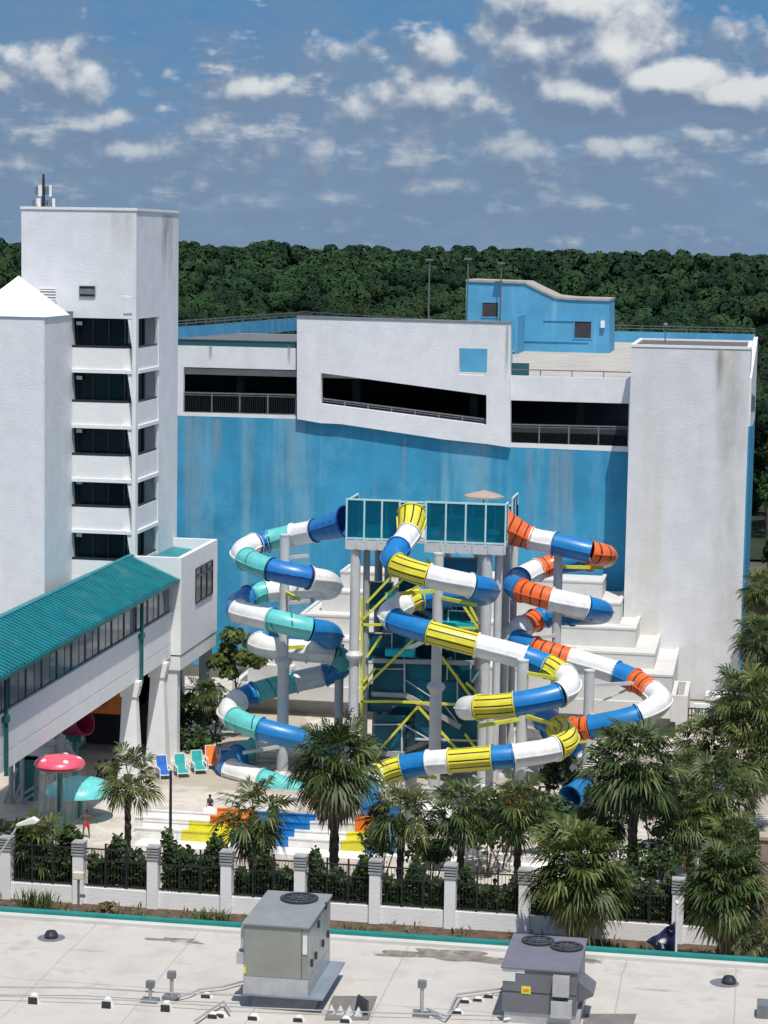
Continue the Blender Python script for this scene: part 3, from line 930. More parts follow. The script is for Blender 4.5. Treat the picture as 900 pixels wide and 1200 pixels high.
# splayed jambs beside the openings
mb = MB()
zs = [zbox] + [h(115, v)[1] - .22 for v in vb]
for k in range(5):
    zt_, zb_ = zs[k], h(115, vt[k])[1]
    mb.prism([(px - .02, zt_), (px - .3, zt_), (px - .02, zb_)], 1, YT + .02, YT + .14)
    mb.prism([(txa + .02, zt_), (txa + .02, zb_), (txa + .14, zb_), (txa + .02 + .02, zt_)], 1, YT + .06, YT + .8)
    mb.prism([(ysb - .02, zt_), (ysb - .32, zt_), (ysb - .02, zb_)], 0, tx1 - .2, tx1 - .04)
mb.build('jamb', STUCCO2, tow)
def vent(u0, v0, u1, v1, n):
    a, b = h(u0, v1), h(u1, v0)
    o = MB().box(a[0], b[0], YT - .03, YT - .005, a[1], b[1]).build('vent', DARKCONC if n < 2 else GREYMET, tow)
    s = MB()
    for k in range(n):
        z = a[1] + (k + .5) * (b[1] - a[1]) / n; s.bar((a[0], YT - .05, z), (b[0], YT - .05, z), .05, (b[1] - a[1]) / n * .55)
    w = .05
    for q4 in ((a[0] - w, b[0] + w, a[1] - w, a[1]), (a[0] - w, b[0] + w, b[1], b[1] + w), (a[0] - w, a[0], a[1], b[1]), (b[0], b[0] + w, a[1], b[1])): s.box(q4[0], q4[1], YT - .08, YT - .005, q4[2], q4[3])
    s.build('louver', STUCCO2 if n > 1 else GREYMET, o)
vent(47, 339, 66, 352, 4)
vent(94, 336, 111, 347, 1)
a, b = h(145, 367), h(155, 348)
MB().box(a[0], b[0], YT - .06, YT - .004, a[1], b[1]).build('wall_hatch', STUCCO, tow)
for u0, v0, u1, v1 in ((128, 250, 158, 300),):
    a, b = oY(u0, v1, YT - .004), oY(u1, v0, YT - .004)
    MB().add([(a.x, YT - .004, a.z), (b.x, YT - .004, a.z), (b.x, YT - .004, b.z), (a.x, YT - .004, b.z)], [(0, 1, 2, 3)], 0, [[(0, 1), (1, 1), (1, 0), (0, 0)]]).build('wall_stain', ST_WARM, tow)
a, b = oX(188, 330, tx1 + .004), oX(204, 252, tx1 + .004)
MB().add([(tx1 + .004, a.y, a.z), (tx1 + .004, b.y, a.z), (tx1 + .004, b.y, b.z), (tx1 + .004, a.y, b.z)], [(0, 1, 2, 3)], 0, [[(0, 1), (1, 1), (1, 0), (0, 0)]]).build('wall_stain', ST_DARK, tow)
for k in range(5):
    z = h(115, vt[k])[1] + 1.35
    MB().box(txa + .25, txa + .6, YT + .55, YT + .7, z, z + .22).build('ceiling_lamp', STUCCO2, tow)
# turret with pyramid cap on the left
YW = 128.6
def hw(u, v): return h(u, v, YW)
wx1 = hw(52, 372)[0]; wx0 = wx1 - 4.7; wz = hw(25, 371)[1]
tur = thing('hotel_turret', 'white square turret with a pyramid cap at the left edge', 'building', (wx1, YW, 0))
mb = MB(); mb.box(wx0, wx1, YW, YT - .02, 0, wz); mb.box(wx0 - 14, wx0 - .01, YW + 1.6, YT + 4, 0, wz - .6); mb.build('wall', STUCCO, tur)
mb = MB(); m_ = (wx0 + wx1) / 2
v_ = [(wx0 - .08, YW - .08, wz), (wx1 + .08, YW - .08, wz), (wx1 + .08, YW + 4.7, wz), (wx0 - .08, YW + 4.7, wz), (m_, YW + 2.35, wz + 2.35)]
mb.add(v_, [(3, 2, 1, 0), (0, 1, 4), (1, 2, 4), (2, 3, 4), (3, 0, 4)]); mb.build('pyramid_cap', STUCCO2, tur)
mb = MB(); mb.box(wx1 - 1.6, wx1 + .08, YW + 4.72, YT - .06, wz + .02, wz + .2); mb.build('ledge', GREYMET, tur)
# antenna
ap = oY(51, 243, YT + 1.5)
ant = thing('antenna_mast', 'dark cell antenna mast with panels standing on the white tower roof', 'antenna', (ap.x, ap.y, ztop))
zt_ = oY(51, 204, YT + 1.5).z
MB().tube((ap.x, ap.y, ztop), (ap.x, ap.y, zt_), .12, .07).build('mast', DARKMET, ant)
mb = MB()
for z, r in ((ztop + .35, .62), (ztop + 1.15, .42)):
    for k in range(3):
        a = k * 2.1 + .4; mb.bar((ap.x, ap.y, z), (ap.x + r * math.cos(a), ap.y + r * math.sin(a), z), .05, .05)
mb.bar((ap.x - .65, ap.y - .1, ztop + .12), (ap.x + .65, ap.y - .1, ztop + .12), .08, .08)
mb.build('bracket', DARKMET, ant)
for z, r in ((ztop + .35, .62), (ztop + 1.15, .42)):
    for k in range(6):
        a = k * 1.05 + .4; hb_ = .24 if k % 2 else .34
        MB().box(ap.x + r * math.cos(a) - .075, ap.x + r * math.cos(a) + .075, ap.y + r * math.sin(a) - .06, ap.y + r * math.sin(a) + .06, z - hb_, z + hb_).build('antenna_panel', GREYMET if k % 2 else STUCCO2, ant)

# ------------------------------------------------------------------ lobby block beside the tower and covered walkway
XWK = -35.55
rx0, rx1 = tx1 + .02, h(212.5, 655)[0]
zr1 = h(212, 654)[1]; zr0 = h(212, 768)[1]; zr00 = h(212, 786)[1]
yr1 = oX(255, 632, rx1).y
lob = thing('lobby_block', 'white box room with one tall window on stilts at the end of the walkway', 'building', (rx1, YT, 0))
mb = MB(); t_ = .3
mb.box(rx0, rx1, YT, YT + t_, zr0, zr1); mb.box(rx1 - t_, rx1, YT + t_, yr1, zr0, zr1); mb.box(rx0, rx1 - t_, yr1 - t_, yr1, zr0, zr1)
mb.box(rx0, rx1 - t_, YT + t_, yr1 - t_, zr0, zr0 + .3)
mb.box(rx0, rx1 - .04, YT + .04, yr1 - .1, zr00, zr0 - .1)
mb.build('wall', STUCCO2, lob)
MB().box(rx0, rx1 - .15, YT + .15, yr1 - .15, zr0 - .098, zr0 - .002).build('shadow_joint', GREYMET, lob)
mb = MB(); mb.add([(rx0, YT + t_, zr1 - .55), (rx1 - t_, YT + t_, zr1 - .8), (rx1 - t_, yr1 - t_, zr1 - .8), (rx0, yr1 - t_, zr1 - .55)], [(0, 1, 2, 3)]); mb.build('roof', TEALROOF, lob)
ya, yb = oX(229, 680, rx1).y, oX(248.5, 680, rx1).y
za, zb = oX(238, 701, rx1).z, oX(238, 663, rx1).z
wd_ = MB().box(rx1 - .02, rx1 + .02, ya, yb, za, zb).build('window', GLASSD, lob)
f = MB(); w = .09
for k in range(4):
    y = ya + (yb - ya) * k / 3; f.box(rx1, rx1 + .07, y - w / 2, y + w / 2, za, zb)
f.box(rx1, rx1 + .07, ya, yb, za - w, za); f.box(rx1, rx1 + .07, ya, yb, zb, zb + w); f.box(rx1, rx1 + .075, ya + w / 2, yb - w / 2, zb - .55, zb - .4)
f.build('frame', DARKMET, wd_)
for (x, y) in ((rx1 - .6, YT + .5), (rx1 - .6, yr1 - .6), (rx0 + .5, yr1 - .7)):
    MB().box(x - .35, x + .35, y - .35, y + .35, 0, zr00).build('column', STUCCO2, lob)

wk = thing('covered_walkway', 'raised white walkway with teal metal roof and a long row of dark windows', 'walkway', (XWK, 110, 0))
Y0, Y1 = 84.0, YT - .02
ov = .45; zed = oX(203, 683, XWK + ov).z; zsill = oX(200, 719, XWK).z; zbot = oX(200, 771, XWK).z
rg_ = oY(154, 653, YT); xrd, zrd = rg_.x, rg_.z
xlf = 2 * xrd - XWK
sl = (zrd - zed) / (XWK + ov - xrd); ze = zed + ov * sl
print('walkway', XWK, ze, zsill, zbot, 'ridge', xrd, zrd, 'room', rx0, rx1, zr0, zr1, yr1)
rf = MB()
rf.prism([(XWK + ov, ze - ov * sl), (XWK + ov, ze - ov * sl + .1), (xrd, zrd + .1), (xrd, zrd)], 1, Y0, Y1)
rf.prism([(xlf - ov, ze - ov * sl), (xrd, zrd), (xrd, zrd + .1), (xlf - ov, ze - ov * sl + .1)], 1, Y0, Y1)
ro = rf.build('roof', TEALROOF, wk)
n = int((Y1 - Y0) / .5)
sm = MB()
for k in range(n):
    y = Y0 + .2 + k * .5
    sm.bar((XWK + ov, y, ze - ov * sl + .15), (xrd, y, zrd + .15), .16, .13)
sm.build('standing_seam', TEALROOF, ro)
MB().box(XWK + ov - .02, XWK + ov + .1, Y0, Y1, ze - ov * sl - .12, ze - ov * sl + .06).build('gutter', TEALDK, wk)
MB().bar((xrd, Y0, zrd + .16), (xrd, Y1, zrd + .16), .3, .08).build('ridge_cap', TEALROOF, wk)
mb = MB()
mb.box(XWK - .25, XWK, Y0, Y1, zbot + .9, zsill); mb.box(XWK - .25, XWK - .04, Y0, Y1, zbot + .82, zbot + .9); mb.box(XWK - .25, XWK, Y0, Y1, zbot, zbot + .82)
mb.box(xlf, xlf + .25, Y0, Y1, zbot, zsill)
mb.box(xlf + .25, XWK - .25, Y0, Y1, zbot + .2, zbot + .5)
mb.build('wall', STUCCO2, wk)
mb = MB(); mb.box(XWK - .12, XWK + .1, Y0, Y1, zsill, zsill + .1); mb.build('sill', STUCCO2, wk)
mb = MB(); mb.box(xlf, xlf + .2, Y0, Y1, zsill, ze); mb.build('far_window', GLASSW, wk)
nb = 20; pit = (Y1 - .2 - Y0) / nb
for k in range(nb):
    ya, yb = Y0 + .1 + k * pit, Y0 + .1 + (k + 1) * pit
    o = MB().box(XWK - .12, XWK - .1, ya + .1, yb - .1, zsill + .1, ze - .04).build('window', GLASSW, wk)
    f = MB()
    f.box(XWK - .15, XWK - .06, ya - .1, ya + .1, zsill + .1, ze); f.box(XWK - .135, XWK - .085, ya + pit * .55 - .04, ya + pit * .55 + .04, zsill + .1, ze - .4)
    f.box(XWK - .145, XWK - .065, ya + .1, yb - .1, ze - .14, ze); f.box(XWK - .14, XWK - .08, ya + .11, yb - .11, ze - .45, ze - .37); f.box(XWK - .14, XWK - .08, ya + .11, yb - .11, zsill + .1, zsill + .16)
    f.build('frame', DARKMET, o)
def fin(y):
    mb = MB()
    mb.prism([(XWK - .9, zbot - .9), (XWK + .1, zbot - .9), (XWK + .25, zbot - .25), (XWK + .25, zbot - .002), (XWK - .9, zbot - .002)], 1, y - .34, y + .34)
    mb.add([(XWK - 1.0, y - .55, 0), (XWK + .3, y - .55, 0), (XWK + .3, y + .55, 0), (XWK - 1.0, y + .55, 0), (XWK - .8, y - .26, zbot - .92), (XWK + .05, y - .26, zbot - .92), (XWK + .05, y + .26, zbot - .92), (XWK - .8, y + .26, zbot - .92)],
           [(3, 2, 1, 0), (4, 5, 6, 7), (0, 1, 5, 4), (1, 2, 6, 5), (2, 3, 7, 6), (3, 0, 4, 7)])
    mb.build('column', STUCCO2, wk)
yc1 = oX(160, 800, XWK).y; yc2 = oX(2, 850, XWK).y
for y in (yc2 - 1.7, yc1, YT - 1.6): fin(y)
for u, vt_, vb_ in ((163, 726, 785), (3.5, 815, 880)):
    y = oX(u, (vt_ + vb_) / 2, XWK).y
    mb = MB(); mb.tube((XWK + .16, y, ze - ov * sl), (XWK + .16, y, zbot - .2), .11, .11, 10)
    mb.box(XWK + .02, XWK + .3, y - .2, y + .2, zsill - .35, zsill - .02); mb.build('downpipe', TEALDK, wk)
# orange entrance panel at the foot of the tower, under the walkway
a, b = oY(74, 834, YT - .12), oY(144, 800, YT - .12)
ent = thing('entrance_panel', 'orange entrance panel with a dark emblem in the shade under the raised walkway', 'sign', ((a.x + b.x) / 2, YT - .12, a.z))
MB().box(a.x - 3, b.x, YT - .12, YT - .002, a.z, b.z + 1.2).build('panel', mat('orange_panel', (.62, .17, .03), .6), ent)
c_ = oY(118, 821, YT - .12)
mb = MB(); mb.lathe([(.001, 0), (.42, 0), (.42, .02), (.001, .02)], (0, 0, 0), 20)
mb.v = [(c_.x + p[0], YT - .125 - p[2], c_.z + p[1] * .8) for p in mb.v]; mb.build('emblem', mat('emblem_brown', (.12, .045, .015), .6), ent)
mb = MB()
for k in range(3): mb.box(c_.x - .3 + .08 * k, c_.x + .3 - .08 * k, YT - .16, YT - .148, c_.z + .12 - k * .14, c_.z + .17 - k * .14)
mb.build('emblem_bars', mat('emblem_orange', (.5, .16, .03), .6), ent)

# ------------------------------------------------------------------ stepped white building behind the slides
zig = thing('stepped_building', 'low white stepped building rising in tiers behind the water slides', 'building', (-22, 150, 0))
ROOFW = mat('white_tier_roof', (.60, .595, .57), .8, .05, .6, .15, 8, blot=.5, blotcol=(.5, .46, .38), blots=.5)
tiers = [  # front plane Y, left u, right u, top v of the front edge
    (161.0, 399, 706, 672, 683), (158.6, 377, 727, 697, 706), (156.2, 352, 745, 722, 738), (153.6, 326, 767, 750, 766),
    (151.0, 300, 788, 772, 792)]
zprev = 0
for k, (Y, ul, ur, vl, vr) in enumerate(tiers):
    a, b = oY(ul, vl, Y), oY(ur, vr, Y)
    z = (a.z + b.z) / 2
    y2 = 164.9 if k == 0 else tiers[k - 1][0] - .01
    mb = MB(); mb.box(a.x, b.x, Y, 164.9, 0 if k == len(tiers) - 1 else 0, z) if k == 0 else None
    if k:
        pa, pb = px0, px1
        mb.box(a.x, b.x, Y, tiers[k - 1][0] - .002, 0, z)
        mb.box(a.x, pa - .002, tiers[k - 1][0] - .002, 164.9, 0, z); mb.box(pb + .002, b.x, tiers[k - 1][0] - .002, 164.9, 0, z)
    mb.build('tier', ROOFW, zig)
    mb = MB(); w = .22
    mb.box(a.x - .04, b.x + .04, Y - .04, Y + w, z, z + .14)
    mb.box(b.x - w, b.x + .04, Y + w, 164.8, z, z + .14); mb.box(a.x - .04, a.x + w, Y + w, 164.8, z, z + .14)
    mb.build('coping', ROOFW, zig)
    px0, px1 = a.x, b.x
# front range with hollow tops at both ends
Y = 148.6
a, b = oY(272, 800, Y), oY(786, 824, Y)
z = (a.z + b.z) / 2
mb = MB(); mb.box(a.x, a.x + .35, Y, 164, 0, z); mb.box(a.x + .35, b.x, Y, Y + .35, z - 1.0, z); mb.box(a.x + .35, b.x, Y + .35, 150.99, z - 1.0, z - .8); mb.box(a.x + .35, b.x, 150.5, 150.98, 0, z - 1.0); mb.box(a.x + .35, px0 - .01, 151, 164, 0, z - .8)
mb.build('front_range', ROOFW, zig)
a2 = oY(299, 770, 152.5); b2 = oY(352, 770, 152.5)
MB().box(a2.x, b2.x, 150.2, 151 - .01, z - .8, a2.z - .1).build('roof_box', ROOFW, zig)
a, b = oY(786.5, 815, Y), oY(806, 818, Y)
z = a.z; w = .3
mb = MB(); mb.box(a.x, b.x, Y, Y + w, 0, z); mb.box(a.x, b.x, 153.6, 153.9, 0, z); mb.box(b.x - w, b.x, Y + w, 153.6, 0, z); mb.box(a.x + .002, a.x + w, Y + w, 153.6, 0, z); mb.box(a.x + w, b.x - w, Y + w, 153.6, 0, z - 1.2)
mb.build('hollow_chamber', ROOFW, zig)
d0, d1 = oY(785, 850, Y), oY(790, 890, Y)
MB().box(d0.x, d1.x, Y - .04, Y - .004, 0, oY(787, 846, Y).z).build('door', DARKMET, zig)

# ------------------------------------------------------------------ slides
def catmull(P, n=9):
    P = [Vector(p) for p in P]
    Q = [P[0] * 2 - P[1]] + P + [P[-1] * 2 - P[-2]]
    out = []
    for i in range(1, len(Q) - 2):
        p0, p1, p2, p3 = Q[i - 1], Q[i], Q[i + 1], Q[i + 2]
        l = (p2 - p1).length
        k = max(3, int(l / .28))
        m1 = (p2 - p0) / ((p2 - p0).length + 1e-6) * l; m2 = (p3 - p1) / ((p3 - p1).length + 1e-6) * l
        seg = []
        for j in range(k):
            t = j / k
            h00, h10, h01, h11 = 2 * t**3 - 3 * t * t + 1, t**3 - 2 * t * t + t, -2 * t**3 + 3 * t * t, t**3 - t * t
            seg.append(p1 * h00 + m1 * h10 + p2 * h01 + m2 * h11)
        out.append(seg)
    out[-1].append(P[-1])
    return out

def tube_section(mb, pts, radii, v0, n=20, flange=True, half=False):
    """one fibreglass tube section with bolted flanges at its ends and a seam along both sides"""
    rings, uvv, L = [], [], v0
    m = len(pts)
    fr = []
    for i, p in enumerate(pts):
        t = (pts[min(i + 1, m - 1)] - pts[max(i - 1, 0)]).normalized()
        s = t.cross(Vector((0, 0, 1))).normalized(); u = s.cross(t)
        fr.append((p, t, s, u))
    cnt = n if not half else n // 2
    base = len(mb.v)
    verts = []
    for i, (p, t, s, u) in enumerate(fr):
        if i: L += (p - pts[i - 1]).length
        uvv.append(L)
        for k in range(cnt + 1):
            w = 2 * math.pi * k / n if not half else math.pi + math.pi * k / cnt
            verts.append(p + (s * math.cos(w) + u * math.sin(w)) * radii[i])
    faces, uvs = [], []
    for i in range(m - 1):
        for k in range(cnt):
            a = i * (cnt + 1) + k
            faces.append((a, a + 1, a + cnt + 2, a + cnt + 1))
            uvs.append([(k / n, uvv[i]), ((k + 1) / n, uvv[i]), ((k + 1) / n, uvv[i + 1]), (k / n, uvv[i + 1])])
    mb.add(verts, faces, 0, uvs)
    def ring(i, sgn):
        p, t, s, u = fr[i]
        r = radii[i]
        vv = []
        for off, rr in ((-.002, r), (-.002, r + .085), (.06, r + .085), (.06, r)):
            for k in range(cnt + 1):
                w = 2 * math.pi * k / n if not half else math.pi + math.pi * k / cnt
                vv.append(p + t * off * sgn + (s * math.cos(w) + u * math.sin(w)) * rr)
        ff = [(j * (cnt + 1) + k, j * (cnt + 1) + k + 1, (j + 1) * (cnt + 1) + k + 1, (j + 1) * (cnt + 1) + k) for j in range(3) for k in range(cnt)]
        mb.add(vv, ff, 0, [[(0, .05)] * 4] * len(ff))
    if flange: ring(0, 1); ring(m - 1, -1)
    for sg in (1, -1):       # side seams
        vv = []
        for i, (p, t, s, u) in enumerate(fr):
            c = p + s * sg * radii[i]
            vv += [c - u * .03, c + s * sg * .07 - u * .03, c + s * sg * .07 + u * .03, c + u * .03]
        ff = [(i * 4 + j, i * 4 + j + 1, i * 4 + j + 5, i * 4 + j + 4) for i in range(m - 1) for j in range(3)]
        mb.add(vv, ff, 0, [[(0, .05)] * 4] * len(ff))
    return L

SLM = {'w': sW, 'b': sB, 'd': sBD, 't': sT, 'y': sY, 'o': sO}
SLN = {'w': 'white tube section', 'b': 'blue tube section', 'd': 'blue tube section with dark dashes', 't': 'turquoise tube section with dark lines',
       'y': 'yellow tube section with long black stripes', 'o': 'orange tube section with dark rings'}
def slide(root, px, r=.665, flare=1.45, exit_from=None):
    P = [oY(u, v, Y) for (u, v, Y, c) in px]
    segs = catmull(P)
    cur, pts, L, idx = None, [], 0.0, 0
    out = []
    for i, (u, v, Y, c) in enumerate(px):
        if c:
            if cur: out.append((cur, pts + ([segs[i][0]] if i < len(segs) else [])))
            cur, pts = c, []
        if i < len(segs): pts = pts + segs[i]
    out.append((cur, pts))
    for k, (c, pts) in enumerate(out):
        if len(pts) < 2: continue
        R = [r] * len(pts)
        if k == 0 and flare: R = [r * (flare - (flare - 1) * min(1, j / (len(pts) - 1))) for j in range(len(pts))]
        half = exit_from is not None and k >= exit_from
        mb = MB(); L = tube_section(mb, pts, R, L, 22, True, half)
        o = mb.build('tube_section', SLM[c], root, True)
        o['label'] = SLN[c] if not half else SLN[c].replace('tube section', 'open end trough')
    return out

def post(root, u, Y, vtop, r=.34, zb=0.0, collar=None, lower=None, m=POLEW, name='support_column'):
    p = oY(u, vtop, Y); gx = p.x
    mb = MB(); rl = r * 1.18 if lower else r
    if collar:
        zc = oY(u, collar, Y).z
        mb.tube((gx, Y, zb), (gx, Y, zc), rl, rl, 16); mb.tube((gx, Y, zc + .3), (gx, Y, p.z), r, r, 16)
        mb.lathe([(rl, -.25), (rl * 1.5, 0), (rl * 1.5, .12), (rl, .32)], (gx, Y, zc), 16)
    else:
        mb.tube((gx, Y, zb), (gx, Y, p.z), r, r, 16)
    mb.lathe([(r * 1.06, 0), (r * 1.06, .1), (0.01, .16)], (gx, Y, p.z), 16)
    mb.lathe([(rl * 1.7, 0), (rl * 1.7, .06), (rl, .3)], (gx, Y, zb), 16)
    return mb.build(name, m, root, True)

def arm(root, a, b, m=POLEW, w=.16, name='bracket_arm'):
    MB().bar(a, b, w, w * 1.4).build(name, m, root)

lz = 132.0
L_PX = [(407, 612, lz + 1.0, 'd'), (369, 622, lz + 2.0, 'w'), (343, 627, lz + 2.6, 't'), (314, 634, lz + 2.6, 'd'), (298, 638, lz + 2.0, 'w'), (284, 646, lz + .3, None),
        (289, 655, lz - 1.3, 't'), (317, 667, lz - 2.7, 'd'), (362, 677, lz - 2.5, 'w'), (384, 682, lz - .8, None), (385, 690, lz + 1.2, None), (345, 691, lz + 3.0, 'w'),
        (312, 693, lz + 2.7, 't'), (292, 699, lz + 2.0, 'b'), (278, 709, lz + .5, None), (280, 716, lz - .9, 'w'), (318, 726, lz - 2.6, 't'), (362, 737, lz - 2.5, 'b'),
        (384, 741, lz - .8, None), (387, 748, lz + 1.2, None), (345, 748, lz + 3.3, 'b'), (311, 748, lz + 3.0, None), (303, 753, lz + 2.0, 'w'), (318, 759, lz + 1.4, None),
        (360, 763, lz + 1.4, 'w'), (388, 766, lz + 1.8, 't'), (402, 775, lz + 2.6, 'b'), (396, 785, lz + 3.6, None), (381, 791, lz + 3.8, 'w'), (346, 799, lz + 3.4, 't'),
        (298, 812, lz + 2.5, 'b'), (279, 821, lz + 1.4, 'w'), (268, 833, lz - .2, None), (275, 842, lz - 1.6, 't'), (305, 854, lz - 2.6, 'b'), (352, 866, lz - 2.3, 'b'),
        (385, 872, lz - .6, None), (378, 880, lz + 1.6, 'w'), (330, 878, lz + 3.0, 'w'), (297, 878, lz + 2.6, 't'), (280, 885, lz + 1.6, 'b'), (267, 896, lz + .2, None),
        (271, 903, lz - 1.0, 'w'), (308, 914, lz - 2.5, 't'), (345, 927, lz - 3.0, None), (364, 934, lz - 3.2, None)]
ls = thing('water_slide', 'coiled tube slide in turquoise, blue and white on the left of the tower', 'water slide', (oY(335, 700, lz).x, lz, 0), 'coiled tube slides')
out = slide(ls, L_PX, exit_from=99)
post(ls, 334, lz, 628, .3, collar=776, lower=True)
post(ls, 398, 135.5, 757, .28)
for (u, v, du) in ((334, 680, 26), (334, 693, 26), (334, 745, 40), (334, 860, -40), (334, 640, 20)):
    p = oY(u, v + 14, lz); arm(ls, p, p + Vector((du / 19.4, (1.8 if v in (640, 693, 745) else -2.2), -.05)), YELLOWB if v in (680, 745) else POLEW, .14)
# the open turquoise mouth at the bottom
e = oY(364, 934, lz - 3.2)
mb = MB(); mb.prism([(e.x - 1.6, e.z - .7), (e.x + .9, e.z - 1.05), (e.x + 1.1, e.z - .55), (e.x - 1.5, e.z + .4)], 1, e.y - 1.2, e.y + 1.0); mb.build('exit_trough', TUR, ls)

yz = 127.6
Y_PX = [(483, 604, 131.4, 'y'), (479, 625, 129.9, 'w'), (467, 642, 128.3, 'b'), (460, 653, 126.8, None), (466, 662, 125.7, 'y'), (503, 675, 124.8, 'w'), (551, 686, 125.2, 'b'), (571, 691, 126.8, None),
        (562, 697, 129.2, None), (520, 698, 130.5, 'b'), (491, 701, 130.3, 'y'), (473, 708, 129.2, 'w'), (457, 718, 127.3, None), (463, 727, 126.1, 'b'), (504, 741, 125.0, 'y'), (559, 756, 124.8, 'w'),
        (616, 771, 124.8, 'b'), (643, 781, 124.5, 'y'), (662, 792, 123.6, 'w'), (666, 804, 122.4, None), (655, 814, 121.4, 'b'), (604, 825, 120.9, 'y'), (562, 829, 121.3, 'w'), (547, 830, 122.6, None),
        (558, 829, 125.0, None), (600, 832, 126.8, 'w'), (634, 840, 126.4, 'b'), (655, 853, 124.8, 'y'), (664, 865, 122.8, None), (651, 877, 121.2, 'w'), (601, 886, 120.4, 'b'), (577, 888, 120.3, 'y'),
        (527, 892, 120.3, 'w'), (502, 894, 120.5, 'b'), (472, 899, 120.7, 'y'), (441, 909, 120.4, 'w'), (429, 920, 119.5, 'b'), (432, 938, 118.4, None), (444, 952, 117.4, None)]
ysl = thing('water_slide', 'coiled tube slide in yellow, blue and white in front of the tower', 'water slide', (oY(513, 800, yz).x, yz, 0), 'coiled tube slides')
slide(ysl, Y_PX, flare=1.3)
post(ysl, 514, 127.4, 650, .3, collar=806, lower=True)
post(ysl, 482, 121.6, 890, .33)
post(ysl, 613, 123.8, 775, .32)
post(ysl, 575, 123.3, 838, .22, name='support_column')
for (u, v, Y, dx, dy) in ((514, 700, 127.4, 2.4, -1.8), (514, 692, 127.4, -2.0, -1.5), (613, 788, 123.8, 2.0, -1.0), (613, 842, 123.8, -2.2, -2.4), (613, 838, 123.8, 2.0, -2.0), (482, 905, 121.6, 1.5, -.8)):
    p = oY(u, v, Y); arm(ysl, p, p + Vector((dx, dy, -.05)), YELLOWB, .14)

oz = 134.0
O_PX = [(588, 616, 133, 'o'), (622, 631, 133.2, 'w'), (650, 637, 132.8, 'b'), (691, 647, 132.6, 'o'), (706, 650, 133.3, None), (709, 652, 135, None), (690, 656, 137, 'b'), (653, 661, 137.3, 'o'),
        (629, 668, 136.6, 'w'), (609, 678, 135, 'b'), (602, 687, 133.2, None), (612, 692, 131.9, 'o'), (646, 702, 131.1, 'w'), (685, 711, 131.4, 'b'), (704, 716, 133, None), (700, 719, 135.4, None),
        (670, 720, 137, 'b'), (640, 722, 137.2, 'b'), (627, 727, 136.7, 'o'), (612, 735, 135.6, 'w'), (602, 743, 134, None), (607, 751, 132.6, 'b'), (627, 760, 131.7, 'o'), (668, 772, 131.1, 'w'),
        (722, 788, 130.6, 'b'), (743, 797, 130, 'o'), (765, 811, 129, 'w'), (773, 823, 127.6, None), (748, 839, 126.3, 'b'), (692, 852, 126.2, 'o'), (672, 855, 126.6, 'b'), (645, 854, 128.0, 'w'),
        (624, 853, 130, None), (619, 861, 132, 'o'), (640, 870, 133.6, None), (672, 880, 133.6, 'b'), (688, 893, 132, 'w'), (690, 907, 129.5, None), (684, 922, 127.2, 'b'), (668, 935, 125.6, None)]
osl = thing('water_slide', 'coiled tube slide in orange, blue and white on the right of the tower', 'water slide', (oY(655, 700, oz).x, oz, 0), 'coiled tube slides')
slide(osl, O_PX, flare=1.5, exit_from=None)
post(osl, 655, oz, 634, .27)
post(osl, 691, 129.4, 787, .3)
for (u, v, Y, dx, dy, yb) in ((655, 664, oz, 2.6, .6, 1), (655, 650, oz, 2.0, -1.2, 0), (655, 718, oz, 2.2, -2.4, 0), (655, 744, oz, -2.2, -2.0, 0), (691, 803, 129.4, 3.2, -.2, 0), (691, 838, 129.4, 2.6, -2.8, 1), (691, 868, 129.4, -2, -2.8, 1)):
    p = oY(u, v, Y); arm(osl, p, p + Vector((dx, dy, .35 if u == 691 else -.05)), YELLOWB if yb else POLEW, .14)
p = oY(691, 828, 129.4); MB().bar(p, oY(742, 805, 130.2), .1, .1).build('stay', POLEW, osl)

# ------------------------------------------------------------------ slide tower with stairs
YS = 131.2
tw = thing('slide_tower', 'steel slide tower with teal glass platform, yellow braces and dark stairs', 'tower', (oY(500, 800, YS).x, YS, 0))
def s_(u, v, Y=YS):
    p = oY(u, v, Y); return (p.x, p.z)
X0, X1 = s_(406, 640)[0], s_(592, 640)[0]
zdk = s_(440, 634)[1]; ztopg = s_(440, 586)[1]
YBk = YS + 6.2
xm0, xm1 = s_(468, 630)[0], s_(499, 630)[0]
mb = MB(); mb.box(X0, X1, YS + 1.2, YBk, zdk - .2, zdk); mb.box(X0, xm0, YS, YS + 1.2, zdk - .2, zdk); mb.box(xm1, X1, YS, YS + 1.2, zdk - .2, zdk)
mb.build('platform', POLEW, tw)
mb = MB()
for (a, b) in ((X0, xm0), (xm1, X1)):
    mb.box(a, b, YS - .06, YS, zdk - .55, zdk + .02)
    n = 5
    for k in range(n + 1):
        x = a + (b - a) * k / n; mb.bar((x, YS - .1, zdk - .5), (x, YS - .1, zdk + .05), .1, .08)
mb.build('fascia', POLEW, tw)
PALETEAL = mat('pale_teal_paint', (.50, .72, .72), .45, .06)
